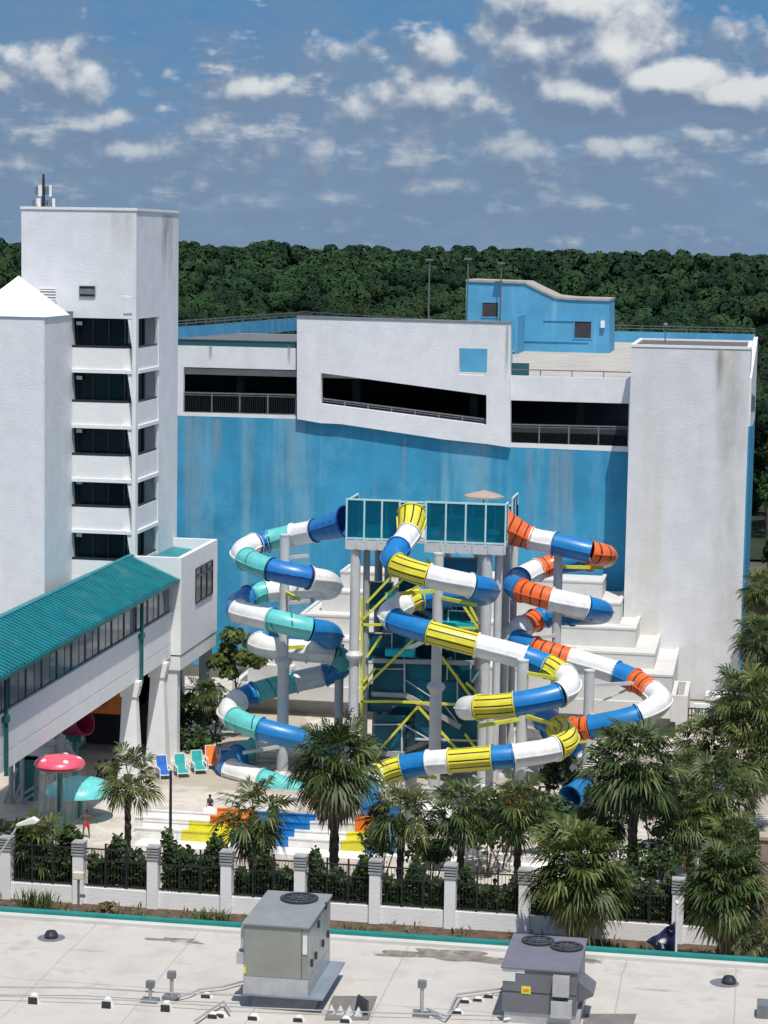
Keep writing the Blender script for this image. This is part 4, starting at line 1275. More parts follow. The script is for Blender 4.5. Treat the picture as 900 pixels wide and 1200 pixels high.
def panels(a, b, n, label=None, zb=None, zt=None):
    """glazed screen between two plan points"""
    zb = zdk + .12 if zb is None else zb; zt = ztopg if zt is None else zt
    a, b = Vector((*a, 0)), Vector((*b, 0)); t = (b - a).normalized(); s = Vector((-t.y, t.x, 0)) * .02
    for k in range(n):
        p, q2 = a.lerp(b, k / n), a.lerp(b, (k + 1) / n)
        m = MB(); m.prism([(p.x + s.x, p.y + s.y), (q2.x + s.x, q2.y + s.y), (q2.x - s.x, q2.y - s.y), (p.x - s.x, p.y - s.y)], 2, zb, zt)
        o = m.build('glass_panel', ACRYL, tw)
        f = MB()
        f.bar((p.x, p.y, zb), (q2.x, q2.y, zb), .1, .1); f.bar((p.x, p.y, zt), (q2.x, q2.y, zt), .1, .1)
        f.bar((p.x, p.y - .035, zb - .2), (p.x, p.y - .035, zt + .06), .1, .1)
        if k == n - 1: f.bar((q2.x, q2.y - .037, zb - .2), (q2.x, q2.y - .037, zt + .07), .1, .1)
        f.build('frame', PALETEAL, o)
panels((X0, YS), (xm0, YS), 3); panels((xm1, YS), (X1, YS), 4)
panels((X0, YS + .05), (X0, YBk - 2.5), 2, zt=ztopg - .1); panels((X1, YS + .05), (X1 + .0, YS + 1.0), 1); panels((X1, YS + 3.4), (X1, YBk), 2)
panels((X0, YBk), (X1, YBk), 7, zt=ztopg - .75); panels((xm0 + .15, YS + 1.3), (xm1 - .15, YS + 1.3), 1, zt=ztopg - .35, zb=zdk + 1.2)
MB().box(X0 + 2.2, X0 + 3.6, YS + 2.2, YS + 3.0, zdk, zdk + 1.3).build('start_tub', BLU, tw)
MB().box(X1 - 4.2, X1 - 1.4, YS + 2.2, YS + 3.4, zdk, zdk + 1.3).build('start_tub', CYANP, tw)
YBC = YBk - .4
cols = [(417, YS + .35, 645, .3, 770), (571, YS + .35, 645, .33, 765), (585, YS + .8, 645, .24, None), (430, YS + .9, 645, .2, None), (444, YBC, 648, .25, None), (455, YBC - .2, 648, .22, None),
        (560, YBC, 648, .25, None), (594, YS + 3.5, 645, .24, None), (603, YBC, 650, .22, 776), (525, YBC, 648, .2, None)]
for (u, Y, v, r, c) in cols:
    p = oY(u, v, Y); 
    mb = MB(); mb.tube((p.x, Y, 0), (p.x, Y, zdk - .2), r, r, 14)
    if c:
        zc = oY(u, c, Y).z; mb.lathe([(r, -.3), (r * 1.75, 0), (r * 1.75, .15), (r, .4)], (p.x, Y, zc), 14)
    mb.lathe([(r * 1.7, 0), (r * 1.7, .08), (r, .3)], (p.x, Y, 0), 14)
    mb.build('column', POLEW if u not in (430, 444, 455) else POLEG, tw, True)
# stairs: flights with closed navy sides between landings
sx0, sx1 = s_(437, 700, 134)[0], s_(558, 700, 134)[0]
lv = [s_(480, v, 134)[1] for v in (700, 738, 772, 806, 843, 880)] 
lv = [lv[0] + (0 - lv[0]) * k / 7 for k in range(8)]
NAVG = glass_mat('navy_glass', (.004, .10, .155), .8)
for k in range(7):
    z1, z0 = lv[k], lv[k + 1]
    ya, yb2 = (132.6, 134.3) if k % 2 else (134.5, 136.2)
    xa, xb = sx0 + 1.5, sx1 - 1.5
    lo, hi = (xa, xb) if k % 2 else (xb, xa)
    st = MB(); n = 9
    for j in range(n):
        t0 = j / n; x_a = lo + (hi - lo) * t0; x_b = lo + (hi - lo) * (j + 1) / n; zz = z0 + (z1 - z0) * (j + 1) / n
        st.box(x_a, x_b, ya + .06, yb2 - .06, zz - .08, zz)
    fl_ = st.build('stair_flight', POLEG, tw)
    sd = MB()
    for y in (ya, yb2):
        sd.prism([(lo, z0 - .35), (hi, z1 - .35), (hi, z1 - .05), (lo, z0 - .05)], 1, y - .05, y + .05)
    sd.build('stringer', POLEG, fl_)
    hr = MB()
    for y in (ya, yb2):
        hr.bar((lo, y, z0 + 1.05), (hi, y, z1 + 1.05), .07, .07)
        for j in range(4):
            t = j / 3; hr.bar((lo + (hi - lo) * t, y, z0 + (z1 - z0) * t), (lo + (hi - lo) * t, y, z0 + (z1 - z0) * t + 1.05), .06, .06)
    hr.build('handrail', POLEW, fl_)
    pn = MB()
    for y in (ya - .02,):
        pn.prism([(lo, z0 + .02), (hi, z1 + .02), (hi, z1 + 1.3), (lo, z0 + 1.3)], 1, y - .015, y + .015)
    pn.build('side_panel', NAVG, fl_)
    # landing at the upper end
    lx0, lx1 = (hi, sx1) if hi > lo else (sx0, hi)
    ld_ = MB().box(lx0, lx1, 132.6, 136.3, z1 - .22, z1).build('landing', CYANP, tw)
    rp = MB(); rp.box(lx0, lx1, 132.52, 132.56, z1 - .6, z1 + 1.05); rp.build('side_panel', NAVG, ld_)
    rr = MB(); rr.bar((lx0, 132.5, z1 + 1.1), (lx1, 132.5, z1 + 1.1), .07, .07)
    for x in (lx0 + .05, lx1 - .05): rr.bar((x, 132.5, z1), (x, 132.5, z1 + 1.1), .07, .07)
    rr.build('handrail', POLEW, ld_)
# back screens of navy panels
for k in range(4):
    z1 = lv[0] - (lv[0] / 4) * k; z0 = z1 - lv[0] / 4 + .14
    MB().box(sx0, sx1, 137.0, 137.06, z0, z1 - .1).build('back_screen', NAVYP, tw)
    MB().box(sx0 - .2, sx1 + .2, 136.9, 137.2, z1 - .1, z1 + .12).build('edge_beam', POLEG, tw)
for (u0, v0, u1, v1) in ((452, 692, 505, 702), (452, 758, 486, 768), (505, 727, 556, 736), (516, 655, 560, 690)):
    a = oY(u0, v1, 132); b = oY(u1, v0, 132)
    MB().box(a.x, b.x, 131.75, 132.5, a.z, a.z + .4 if u0 != 516 else b.z).build('cyan_deck', CYANP if u0 != 516 else NAVYP, tw)
NAV2 = NAVYP
for (u0, v0, u1, v1) in ((437, 772, 505, 826), (440, 838, 476, 884), (486, 800, 556, 868), (520, 842, 560, 884)):
    a = oY(u0, v1, 132.45); b = oY(u1, v0, 132.45); yo = 132.3 + .05 * (u0 % 5); MB().box(a.x, b.x, yo, yo + .03, a.z, b.z).build('stair_screen', NAV2, tw)
for (u0, v0, u1, v1, w_) in ((436, 849, 471, 849, .07), (471, 849, 471, 882, .1), (474, 850, 506, 868, .07), (505, 868, 505, 886, .1), (440, 784, 475, 784, .05), (474, 770, 474, 812, .08), (474, 796, 522, 828, .05), (536, 790, 536, 838, .07), (522, 828, 536, 846, .06), (436, 774, 560, 777, .26), (436, 813, 475, 815, .26), (475, 814, 540, 852, .3), (436, 882, 474, 884, .3), (486, 866, 560, 868, .12)):
    MB().bar(oY(u0, v0, 132.12), oY(u1, v1, 132.12), w_, w_).build('stair_rail', POLEW if w_ < .2 else POLEG, tw)
br = [(425, 726, 483, 668), (462, 672, 430, 706), (425, 808, 492, 742), (440, 783, 425, 800), (423, 822, 462, 822), (462, 822, 545, 826), (490, 828, 447, 876), (490, 828, 548, 892), (424, 732, 450, 732), (424, 700, 424, 905),
      (518, 770, 553, 818), (545, 700, 560, 728), (520, 735, 558, 736), (540, 705, 562, 738), (500, 655, 512, 672), (447, 745, 430, 770), (545, 860, 562, 884), (546, 800, 560, 812), (450, 735, 480, 700), (430, 905, 447, 880)]
for (a, b, c, d) in br:
    Y = YS + .6
    MB().bar(oY(a, b, Y), oY(c, d, Y), .13, .14).build('brace', YELLOWB, tw)
# beige sunshade on the platform
p = oY(567, 579, 134.5); zt_ = p.z
pa = thing('parasol', 'beige parasol opened above the right end of the slide platform', 'parasol', (p.x, 134.5, zdk))
MB().tube((p.x, 134.5, zdk), (p.x, 134.5, zt_ + .1), .04).build('pole', POLEG, pa)
mb = MB(); mb.lathe([(1.22, -.18), (1.2, -.1), (.7, .08), (.05, .22), (.001, .24)], (p.x, 134.5, zt_), 8); mb.build('canopy', mat('beige_canvas', (.40, .31, .25), .9, .1), pa)

# ------------------------------------------------------------------ palms
PALM3 = leaf_mat('palm_leaf_olive', (.034, .056, .014), (.118, .145, .036), (.24, .24, .09), .2)
def palm_crown(rg, R, nf, emin=-58, emax=78, thick=1.0, seg=21):
    V, Fc = [], []
    for i in range(nf):
        t = (i + .5) / nf
        az = i * 2.39996 + rg.uniform(-.3, .3)
        el = rad(emax + (emin - emax) * t ** .8 + rg.uniform(-9, 9))
        pl = R * rg.uniform(.38, .58)
        d = np.array([math.cos(az) * math.cos(el), math.sin(az) * math.cos(el), math.sin(el)])
        base = d * pl + np.array([0, 0, -.10 * R * math.cos(el)])
        el2 = el - rg.uniform(.2, .55)
        d2 = np.array([math.cos(az) * math.cos(el2), math.sin(az) * math.cos(el2), math.sin(el2)])
        side = np.array([-math.sin(az), math.cos(az), 0.0])
        tw = rg.uniform(-.5, .5)
        up = np.cross(side, d2) * -1
        side, up = side * math.cos(tw) + up * math.sin(tw), up * math.cos(tw) - side * math.sin(tw)
        if up[2] < 0 and el2 > 0: up = -up
        # leaf stalk
        w0 = np.array([-math.sin(az), math.cos(az), 0]) * .022 * R / 2
        n = len(V); o0 = d * .1 * R * .5
        V += [o0 - w0, o0 + w0, base + w0, base - w0]; Fc += [(n, n + 1, n + 2), (n, n + 2, n + 3)]
        LL = R * rg.uniform(.56, .72)
        for k in range(seg):
            ph = rad(-112 + 224 * k / (seg - 1)) + rg.uniform(-.05, .05)
            b0 = base + d2 * LL * .22 * max(0, math.cos(ph)) * rg.uniform(.6, 1.1)
            dr = d2 * math.cos(ph) + side * math.sin(ph) + up * .22 * abs(math.sin(ph))
            L = LL * (1 - .28 * abs(ph) / 1.95) * rg.uniform(.85, 1.08)
            wv = np.cross(dr, up); wv /= np.linalg.norm(wv) + 1e-9
            wd = LL * .040 * thick
            mid = b0 + dr * L * .52
            tip = mid + (dr * .62 + np.array([0, 0, -rg.uniform(.25, .75)])) * L * .5
            n = len(V)
            V += [b0, mid - wv * wd, mid + wv * wd, tip]
            Fc += [(n, n + 1, n + 2), (n + 1, n + 3, n + 2)]
    return np.array(V), np.array(Fc, dtype=np.int32)

def palm(u, v, Y, Rpx, label, seed, nf=48, lm=PALM1, skirt=0, lean=0.0, yellow=0, tr=.17, zbase=0.0, group='palms round the pool', name='palm_tree', boots=.05, emin=-58):
    c = oY(u, v, Y)
    d = (c - CAM).dot(cF)
    R = Rpx * .82 * d / FOC; nf = int(nf * .8)
    rg = np.random.default_rng(seed)
    t = thing(name, label, 'palm tree', (c.x + lean, Y, zbase), group)
    lm = [PALM1, PALM2, PALM3][seed % 3]
    H_ = c.z - zbase
    V, Fc = palm_crown(rg, R * 1.12, nf, emin=emin)
    V = V + np.array([-lean, 0, H_])
    np_mesh('crown', V, Fc, lm, 3, t)
    if yellow:
        V, Fc = palm_crown(rg, R * 1.1, yellow, emin=-62, emax=5); np_mesh('yellow_fronds', V + np.array([-lean, 0, H_ - .05]), Fc, PALMY, 3, t)
    if skirt:
        V, Fc = palm_crown(rg, R * 1.08, skirt, emin=-86, emax=-48); np_mesh('dead_fronds', V + np.array([-lean, 0, H_ - .08]), Fc, DEADF, 3, t)
    mb = MB(); n = 11; k = max(5, int(H_ / .16)); rings = []
    for j in range(k + 1):
        z = H_ * j / k; x = -lean * (j / k) ** 1.5
        rr = tr * (1.15 - .25 * j / k) * (1 + .10 * math.sin(j * 1.9)) + (.05 if j == 0 else 0)
        if j > k * .72: rr *= 1 + .5 * (j / k - .72) / .28
        rings.append([(x + rr * (1 + boots * 2 * rg.uniform(-1, 1.6)) * math.cos(6.283 * i / n + j * .3), rr * (1 + boots * 2 * rg.uniform(-1, 1.6)) * math.sin(6.283 * i / n + j * .3), z) for i in range(n)])
    vv = [p for r_ in rings for p in r_]
    mb.add(vv, [(j * n + i, j * n + (i + 1) % n, (j + 1) * n + (i + 1) % n, (j + 1) * n + i) for j in range(k) for i in range(n)])
    mb.build('trunk', BARK, t, False, org=(0, 0, 0))
    return t

palm(150, 908, 107.5, 47, 'palm with a sparse crown just right of the man in red shorts', 11, 29, PALM1, tr=.16)
palm(297, 952, 106.2, 58, 'palm in front of the yellow and blue pool slide', 12, 38, PALM2, tr=.17, skirt=4)
palm(393, 890, 106.0, 68, 'tallest palm, with a brown skirt of dead fronds, left of the slide tower', 13, 60, PALM1, skirt=60, yellow=7, tr=.22, emin=-30)
palm(470, 955, 106.4, 52, 'palm standing below the white lattice fence', 14, 46, PALM2, tr=.17, emin=-40)
palm(541, 946, 106.6, 53, 'palm in front of the white kiosk', 16, 46, PALM2, tr=.17, emin=-42)
palm(608, 944, 107.0, 56, 'palm in front of the curved white pool wall', 15, 48, PALM1, tr=.17, skirt=3, emin=-40)
palm(744, 892, 108.5, 72, 'large dark palm in front of the blue and orange slide bend', 16, 70, PALM2, tr=.22, skirt=6, emin=-40)
palm(676, 1016, 100.2, 76, 'bushy foreground palm outside the white fence with yellowing fronds', 18, 78, PALM1, skirt=14, yellow=13, tr=.34, boots=.1, emin=-22)
palm(852, 1036, 98.6, 66, 'bushy foreground palm beside the flagpole at the lower right', 19, 76, PALM1, skirt=14, yellow=13, tr=.3, boots=.1, emin=-25)
palm(46, 992, 105.6, 54, 'dark palm behind the fence at the left edge', 20, 50, PALM2, tr=.2)
palm(8, 985, 106.8, 36, 'dark palm cut off by the left edge', 120, 40, PALM2, tr=.2)
palm(192, 818, 138.0, 30, 'palm with pale trunk beside the walkway column', 21, 46, PALM1, tr=.2)
palm(238, 812, 139.0, 28, 'slim palm under the white lobby block', 22, 44, PALM1, tr=.17)
rp = [(838, 930, 113, 66, 'palm in the right-hand clump behind the fence pillar'), (885, 820, 124, 60, 'broad palm filling the right edge above the clump'), (826, 868, 126, 46, 'palm in front of the white stair block at the right'), (868, 818, 132, 50, 'palm at the foot of the white stair block corner'),
      (880, 880, 122, 56, 'palm in the right-hand clump above the beige wall'), (802, 955, 110, 46, 'low palm in shade left of the flagpole'), (890, 745, 148, 40, 'palm against the right flank of the garage'),
      (893, 690, 158, 34, 'tall palm at the right edge beside the blue flank wall'), (862, 985, 107.5, 48, 'dark palm just behind the fence at the right'),
      (706, 958, 110.5, 42, 'dark palm tucked behind the bushy foreground palm'), (800, 908, 119, 40, 'palm between the pool and the beige path')]
for i, (u, v, Y, r_, lb) in enumerate(rp): palm(u, v, Y, r_, lb, 40 + i, 52, PALM1, skirt=9, tr=.2, emin=-45, lean=(i % 3 - 1) * .5)
palm(888, 1098, 97.6, 36, 'small palm cut off by the right edge at the roof line', 60, 34, PALM2, tr=.2)

# shrubs and trees by the buildings
def gl(u, v): 
    p = oZ(u, v); return (p.x, p.y, 0)
p = oY(277, 772, 143); leafy_tree('small_tree', 'light green young tree left of the stepped white building', (p.x, 143, 0), 2.0, 2.1, p.z, 1500, .19, BUSH, 3, trunk_r=.1)
def shrub(name, label, u, v, Y, rx, rz, nq, size, lm, seed, group=None):
    p = oY(u, v, Y); rg = np.random.default_rng(seed)
    t = thing(name, label, 'shrub', (p.x, Y, 0), group)
    V = crown_cloud(rg, rx, rx * .8, rz, 10, nq, size); V[:, 2] += max(rz * .75, p.z)
    np_mesh('foliage', V, qfaces(nq), lm, 4, t)
    mb = MB()
    for k in range(4): mb.tube((.1 * math.cos(k * 1.7), .1 * math.sin(k * 1.7), 0), (rx * .5 * math.cos(k * 1.7), rx * .4 * math.sin(k * 1.7), max(rz * .75, p.z)), .05, .02, 6)
    mb.build('stem', BARKT, t, org=(0, 0, 0))
sg = 'dark shrubs under the walkway palms'
shrub('shrub', 'dark shrub between the walkway column and the pale palm trunk', 178, 852, 140.5, 2.0, 1.7, 900, .16, HEDGE, 1, sg)
shrub('shrub', 'dark shrub between the two palms under the lobby block', 214, 850, 141.0, 2.1, 1.9, 900, .16, HEDGE, 2, sg)
shrub('shrub', 'dark shrub right of the slim palm under the lobby block', 252, 845, 141.5, 2.0, 2.0, 900, .16, HEDGE, 3, sg)
shrub('shrub', 'low dark shrub behind the blue and teal deck chairs', 232, 872, 137.4, 2.2, .9, 700, .14, HEDGE, 4, sg)
shrub('shrub', 'dark shrub below the yellow slide bend by the tower foot', 660, 905, 128, 1.9, 1.8, 800, .16, HEDGE, 5)
shrub('shrub', 'broad dark shrub behind the curved white pool wall', 590, 960, 114.5, 2.8, 1.3, 1000, .15, HEDGE, 6)
shrub('shrub', 'dark shrub under the white kiosk beside the tallest palm', 448, 985, 110.5, 1.5, .9, 700, .12, HEDGE, 7)
shrub('shrub', 'dark shrub in the shade behind the right end of the fence', 770, 1010, 107.5, 2.2, 1.4, 900, .13, HEDGE, 8)
shrub('shrub', 'dark shrub filling the gap under the right-hand palm clump', 822, 985, 111.5, 2.2, 1.5, 900, .13, HEDGE, 9)
shrub('shrub', 'dark shrub behind the hedge between the palms left of the kiosk', 505, 1000, 109.5, 1.6, 1.0, 800, .12, HEDGE, 21)
shrub('shrub', 'dark shrub between the two middle palms behind the kiosk', 572, 975, 112.5, 1.8, 1.2, 900, .13, HEDGE, 22)
shrub('shrub', 'dark shrub left of the blue slide mouth', 640, 950, 116.5, 1.7, 1.2, 900, .13, HEDGE, 23)
shrub('shrub', 'dark shrub below the blue slide mouth', 690, 968, 114, 1.8, 1.2, 900, .13, HEDGE, 24)
shrub('shrub', 'dark shrub left of the large dark palm trunk', 718, 940, 118, 1.6, 1.5, 900, .13, HEDGE, 25)
shrub('shrub', 'dark shrub right of the large dark palm trunk', 775, 955, 114, 1.8, 1.6, 900, .13, HEDGE, 26)
# trees seen past the right flank
for i, (x, y, h_, r_, lb) in enumerate(((1.5, 172, 9, 2.3, 'dark evergreen tree close to the right flank of the garage'), (1.9, 186, 12, 2.7, 'taller dark tree beside the right flank of the garage'), (1.8, 203, 11, 2.6, 'dark tree further along the right flank of the garage'),
                                   (2.6, 222, 13, 3.4, 'dark tree beyond the far end of the garage flank'), (1.4, 160, 6.0, 2.1, 'low bushy tree at the front corner of the right flank'), (1.6, 147, 4.6, 2.2, 'low bushy tree behind the palms at the right edge'), (1.8, 134, 3.6, 2.2, 'dark bushy tree under the palms at the right edge'))):
    leafy_tree('broadleaf_tree', lb, (x, y, 0), r_, r_ * .95, h_, 1800, .3 * r_ / 4, HEDGE if i % 2 else WOODF, 70 + i, 'trees along the right flank of the garage')
# front edge of the wood, where single trees can be told apart
PT = []
for k in range(5):
    o = leafy_tree('pine_tree', 'dense dark pine in the front row of the wood behind the garage', (0, 0, 0), 1, 1, 1, 2200, .058, WOODS[k % 4], 200 + k, 'front row of the wood', 14, .02, dome=True)
    PT.append(o)
rg = random.Random(4); cnt = 0
for row, y in enumerate((242, 250, 258)):
    for i in range(17):
        u = -20 + i * 57 + (row % 2) * 28 + rg.uniform(-14, 14)
        c = oY(u, 400, y)
        R = rg.uniform(3.0, 4.6); hh = rg.uniform(11.5, 14.5) + row * .5
        o = PT[cnt] if cnt < 5 else copy_tree(PT[cnt % 5])
        cnt += 1
        o.location = (c.x, y + rg.uniform(-3, 3), 0)
        o.rotation_euler = (0, 0, rg.uniform(0, 6))
        o.scale = (R, R, hh)
for o in list(COL.objects):
    if o.name.startswith('pine_tree') and o.type == 'EMPTY':
        R, hh = o.scale.x, o.scale.z
        o.scale = (R, R, R)
        for ch in o.children:
            # crown keeps its roundness, trunk reaches it
            if ch.name.startswith('crown'): ch.location.z = (hh - R) / R
            else: ch.scale = (1.2, 1.2, hh / R)

# ------------------------------------------------------------------ boundary fence with pillars, railings and hedge
fen = thing('boundary_fence', 'white low wall with louvre-capped pillars and black railings in front of the pool', 'fence', (-18, FY, 0))
pus = [8, 93, 180, 266, 352, 440, 528, 615, 703, 795, 884]
pxs = [oY(u, 1050, FY).x for u in pus]
pxs = [pxs[0] - 3.6] + pxs + [pxs[-1] + 3.6, pxs[-1] + 7.2]
CAPG = mat('louvre_grey', (.36, .37, .37), .6)
zl_ = .82; zp = 2.42
for i, x in enumerate(pxs):
    w = .265
    p = MB().box(x - w, x + w, FY - .3, FY + .3, 0, zp).build('pillar', STUCCO2, fen, bevel=.012)
    c = MB(); c.box(x - .31, x + .31, FY - .34, FY + .34, zp, zp + .08)
    c.box(x - .2, x + .2, FY - .2, FY + .2, zp + .08, zp + .66)
    for k in range(4): c.box(x - .31, x + .31, FY - .32, FY + .32, zp + .16 + k * .135, zp + .23 + k * .135)
    c.build('louvre_cap', CAPG, p)
    if i + 1 < len(pxs):
        a, b = x + w, pxs[i + 1] - w
        MB().box(a, b, FY - .14, FY + .14, 0, zl_).build('low_wall', STUCCO2, fen)
        r_ = MB(); 
        for z in (zl_ + .12, 2.15, 2.72): r_.box(a, b, FY - .03, FY + .03, z - .03, z + .03)
        n = int((b - a) / .16)
        for k in range(1, n):
            xx = a + (b - a) * k / n; r_.box(xx - .011, xx + .011, FY - .012, FY + .012, zl_ + .1, 2.72)
        for f_ in (.33, .66):
            xx = a + (b - a) * f_; r_.box(xx - .04, xx + .04, FY - .04, FY + .04, zl_, 3.0)
        r_.build('railing', DARKMET, fen)
rngh = np.random.default_rng(77)
for i in range(len(pxs) - 1):
    a, b = pxs[i] + .25, pxs[i + 1] - .25
    if i in (12,): continue
    nq = 4200
    hgt = [2.4, 2.6, 2.0, 2.4, 1.7, 1.9, 1.7, 1.5, 1.5, 2.4, 2.6, 2.4, 2.2][i]
    P = rngh.uniform(0, 1, (nq, 3)) * np.array([b - a, 1.0, 1.0]) + np.array([a, FY + .45, .25])
    xn = P[:, 0]
    P[:, 2] = .3 + rngh.uniform(0, 1, nq) ** .7 * (hgt + .5 * np.sin(xn * 2.3 + i) + .3 * np.sin(xn * 5.1) + rngh.normal(0, .15, nq))
    V = quads(P, np.tile(np.array([[0, -.6, .7]]), (nq, 1)), np.full(nq, .13), rngh, .7)
    lb = ['left of the first pillar', 'between the first and second pillars from the left', 'between the second and third pillars from the left', 'between the third and fourth pillars from the left', 'just left of the tall rooftop unit', 'behind the tall rooftop unit',
          'right of the tall rooftop unit', 'between the two rooftop units', 'left of the bushy foreground palm', 'behind the bushy foreground palm', 'left of the flagpole', 'right of the flagpole', 'at the right edge'][i]
    hb = thing('hedge', 'dark green hedge behind the railing ' + lb, 'hedge', ((a + b) / 2, FY + .9, 0), 'hedges behind the fence railings')
    np_mesh('foliage', V - np.array([(a + b) / 2, FY + .9, 0]), qfaces(nq), HEDGE, 4, hb)
    mb = MB()
    for k in range(5):
        x = a + (b - a) * (k + .5) / 5; mb.tube((x, FY + .9, 0), (x + .1, FY + .8, 1.2), .03, .015, 5)
    mb.build('stem', BARKT, hb)

# spiky clumps in the bed
def spiky(u, Y, R, label, seed, n=150):
    rg = np.random.default_rng(seed); V, Fc = [], []
    for i in range(n):
        az = rg.uniform(0, 6.283); el = rad(rg.uniform(18, 85)); L = R * rg.uniform(.7, 1.15)
        b0 = np.array([rg.uniform(-.35, .35) * R * 1.3, rg.uniform(-.2, .2) * R, 0])
        d = np.array([math.cos(az) * math.cos(el), math.sin(az) * math.cos(el), math.sin(el)]); w = np.array([-math.sin(az), math.cos(az), 0]) * .028
        mid = b0 + d * L * .6; tip = mid + (d * .7 + np.array([0, 0, -.35])) * L * .5
        k = len(V); V += [b0 - w * .6, b0 + w * .6, mid + w, mid - w, tip]; Fc += [(k, k + 1, k + 2), (k, k + 2, k + 3), (k + 3, k + 2, k + 4)]
    p = oY(u, 1075, Y)
    o = np_mesh('spiky_plant', np.array(V), np.array(Fc, dtype=np.int32), GRASSB, 3, None, (p.x, Y, 0))
    tag(o, label, 'plant', 'spiky plants in the bed')
spiky(44, 101.3, 1.55, 'spiky clump in the bed at the left edge', 1, 190)
spiky(246, 100.2, 1.6, 'spiky clump in the bed left of the tall rooftop unit', 2, 190)
spiky(420, 99.6, 1.5, 'spiky clump in the bed right of the tall rooftop unit', 3, 180)
for i, (u, Y, r_) in enumerate(((105, 101.6, .5), (140, 101.4, .45), (165, 101.5, .5), (190, 101.2, .55), (475, 100.8, .6), (505, 101.2, .5), (545, 100.6, .45), (705, 101.4, .8), (730, 101.2, .7), (600, 101.0, .5), (760, 101.4, .7))):
    spiky(u, Y, r_, ['tiny tuft by the left lamp', 'small tuft right of the left lamp', 'small tuft left of the straw-coloured bush', 'small tuft right of the straw-coloured bush', 'small tuft in the mulch right of the third clump', 'small tuft in the middle of the mulch bed', 'small tuft near the pillar between the two rooftop units', 'tuft right of the bushy foreground palm', 'second tuft right of the bushy foreground palm', 'small tuft left of the bushy foreground palm', 'tuft left of the flagpole'][i], 30 + i, 60)
shrub('shrub', 'straw-coloured round bush in the bed on the left', 126, 1066, 101.2, .6, .5, 350, .09, leaf_mat('straw_leaf', (.16, .12, .06), (.27, .2, .1)), 15)

# low planting that covers the bed in front of the wall
rgb = np.random.default_rng(91); V_, F_ = [], []
for i in range(2600):
    x = rgb.uniform(-46, 6); y = rgb.uniform(97.5, FY - .4)
    if math.sin(x * .7) + math.sin(x * 1.9 + 1) + (1.1 if x < -22 else 0) < .35: continue
    az = rgb.uniform(0, 6.283); el = rad(rgb.uniform(25, 80)); L = rgb.uniform(.2, .55)
    d = np.array([math.cos(az) * math.cos(el), math.sin(az) * math.cos(el), math.sin(el)]) * L; w = np.array([-math.sin(az), math.cos(az), 0]) * .045
    b0 = np.array([x, y, .01]); k = len(V_); V_ += [b0 - w * .5, b0 + d * .5 + w, b0 + d, b0 + d * .5 - w]; F_.append((k, k + 1, k + 2, k + 3))
tag(np_mesh('bed_planting', np.array(V_), np.array(F_, dtype=np.int32), GRASSB, 4), 'low green and straw planting covering the mulch in front of the white wall', 'ground cover', kind='stuff')
# ------------------------------------------------------------------ near flat roof with its equipment
ZR, YR = 12.0, 63.15
MEMB, ntm, bm_, om_ = newmat('roof_membrane')
tcm = N(ntm, 'ShaderNodeTexCoord').outputs['Object']
c = mix_(ntm, smooth_(ntm, noise_(ntm, tcm, .5, 8, .65), .3, .7), (.44, .41, .37), (.56, .53, .48))
c = mix_(ntm, math_(ntm, 'MULTIPLY', smooth_(ntm, noise_(ntm, tcm, .5, 9, .72), .50, .70), .62), c, (.27, .235, .19))
c = mix_(ntm, math_(ntm, 'MULTIPLY', smooth_(ntm, noise_(ntm, tcm, .9, 5, .6, (.35, 1.4, 1)), .62, .76), .6), c, (.17, .14, .12))
sp = N(ntm, 'ShaderNodeSeparateXYZ'); ntm.links.new(tcm, sp.inputs[0])
wob = math_(ntm, 'MULTIPLY', noise_(ntm, tcm, 1.2, 2), .12)
def seam(x, k, off, w): return math_(ntm, 'LESS_THAN', math_(ntm, 'FRACT', math_(ntm, 'ADD', math_(ntm, 'MULTIPLY', math_(ntm, 'ADD', x, wob), k), off)), w)
sm_ = math_(ntm, 'MAXIMUM', seam(sp.outputs[0], 1 / 3.1, .2, .012), seam(sp.outputs[1], 1 / 9.0, .62, .006))
c = mix_(ntm, math_(ntm, 'MULTIPLY', sm_, .5), c, (.24, .22, .20))
ntm.links.new(c, bm_.inputs['Base Color']); bm_.inputs['Roughness'].default_value = .7
flat = thing('flat_roof_building', 'near building with an off-white membrane roof edged in green', 'building', (-12, YR, 0))
MB().box(-70, 40, 22, YR - .15, ZR - .4, ZR).build('roof_membrane', MEMB, flat)
MB().box(-70, 40, 22.2, YR - .3, 0, ZR - .41).build('wall', STUCCO2, flat)
MB().box(-70, 40, YR - .42, YR - .12, ZR + .002, ZR + .10).build('upstand', mat('upstand_white', (.56, .55, .52), .6, .06, 1, blot=.3, blotcol=(.5, .46, .4)), flat)
MB().box(-70, 40, YR - .13, YR + .12, ZR - .3, ZR + .19).build('edge_trim', TEALTRIM, flat)

STAIN, nts, bst, ost = newmat('ponding_stain')
tcs = N(nts, 'ShaderNodeTexCoord').outputs['Object']
nts.links.new(mix_(nts, smooth_(nts, noise_(nts, tcs, 2.0, 7, .65), .3, .7), (.12, .10, .085), (.30, .265, .22)), bst.inputs['Base Color']); bst.inputs['Roughness'].default_value = .8
tsp = N(nts, 'ShaderNodeBsdfTransparent'); mxs = N(nts, 'ShaderNodeMixShader')
nts.links.new(smooth_(nts, noise_(nts, tcs, 1.1, 7, .7), .32, .60), mxs.inputs[0]); nts.links.new(tsp.outputs[0], mxs.inputs[1]); nts.links.new(bst.outputs[0], mxs.inputs[2]); nts.links.new(mxs.outputs[0], ost.inputs[0])
def roofp(u, v): return oZ(u, v, ZR)
RTU_G = mat('unit_grey_green', (.24, .25, .215), .45, .08, 1.2, .12, 3, streak=.35, streakcol=(.33, .33, .29))
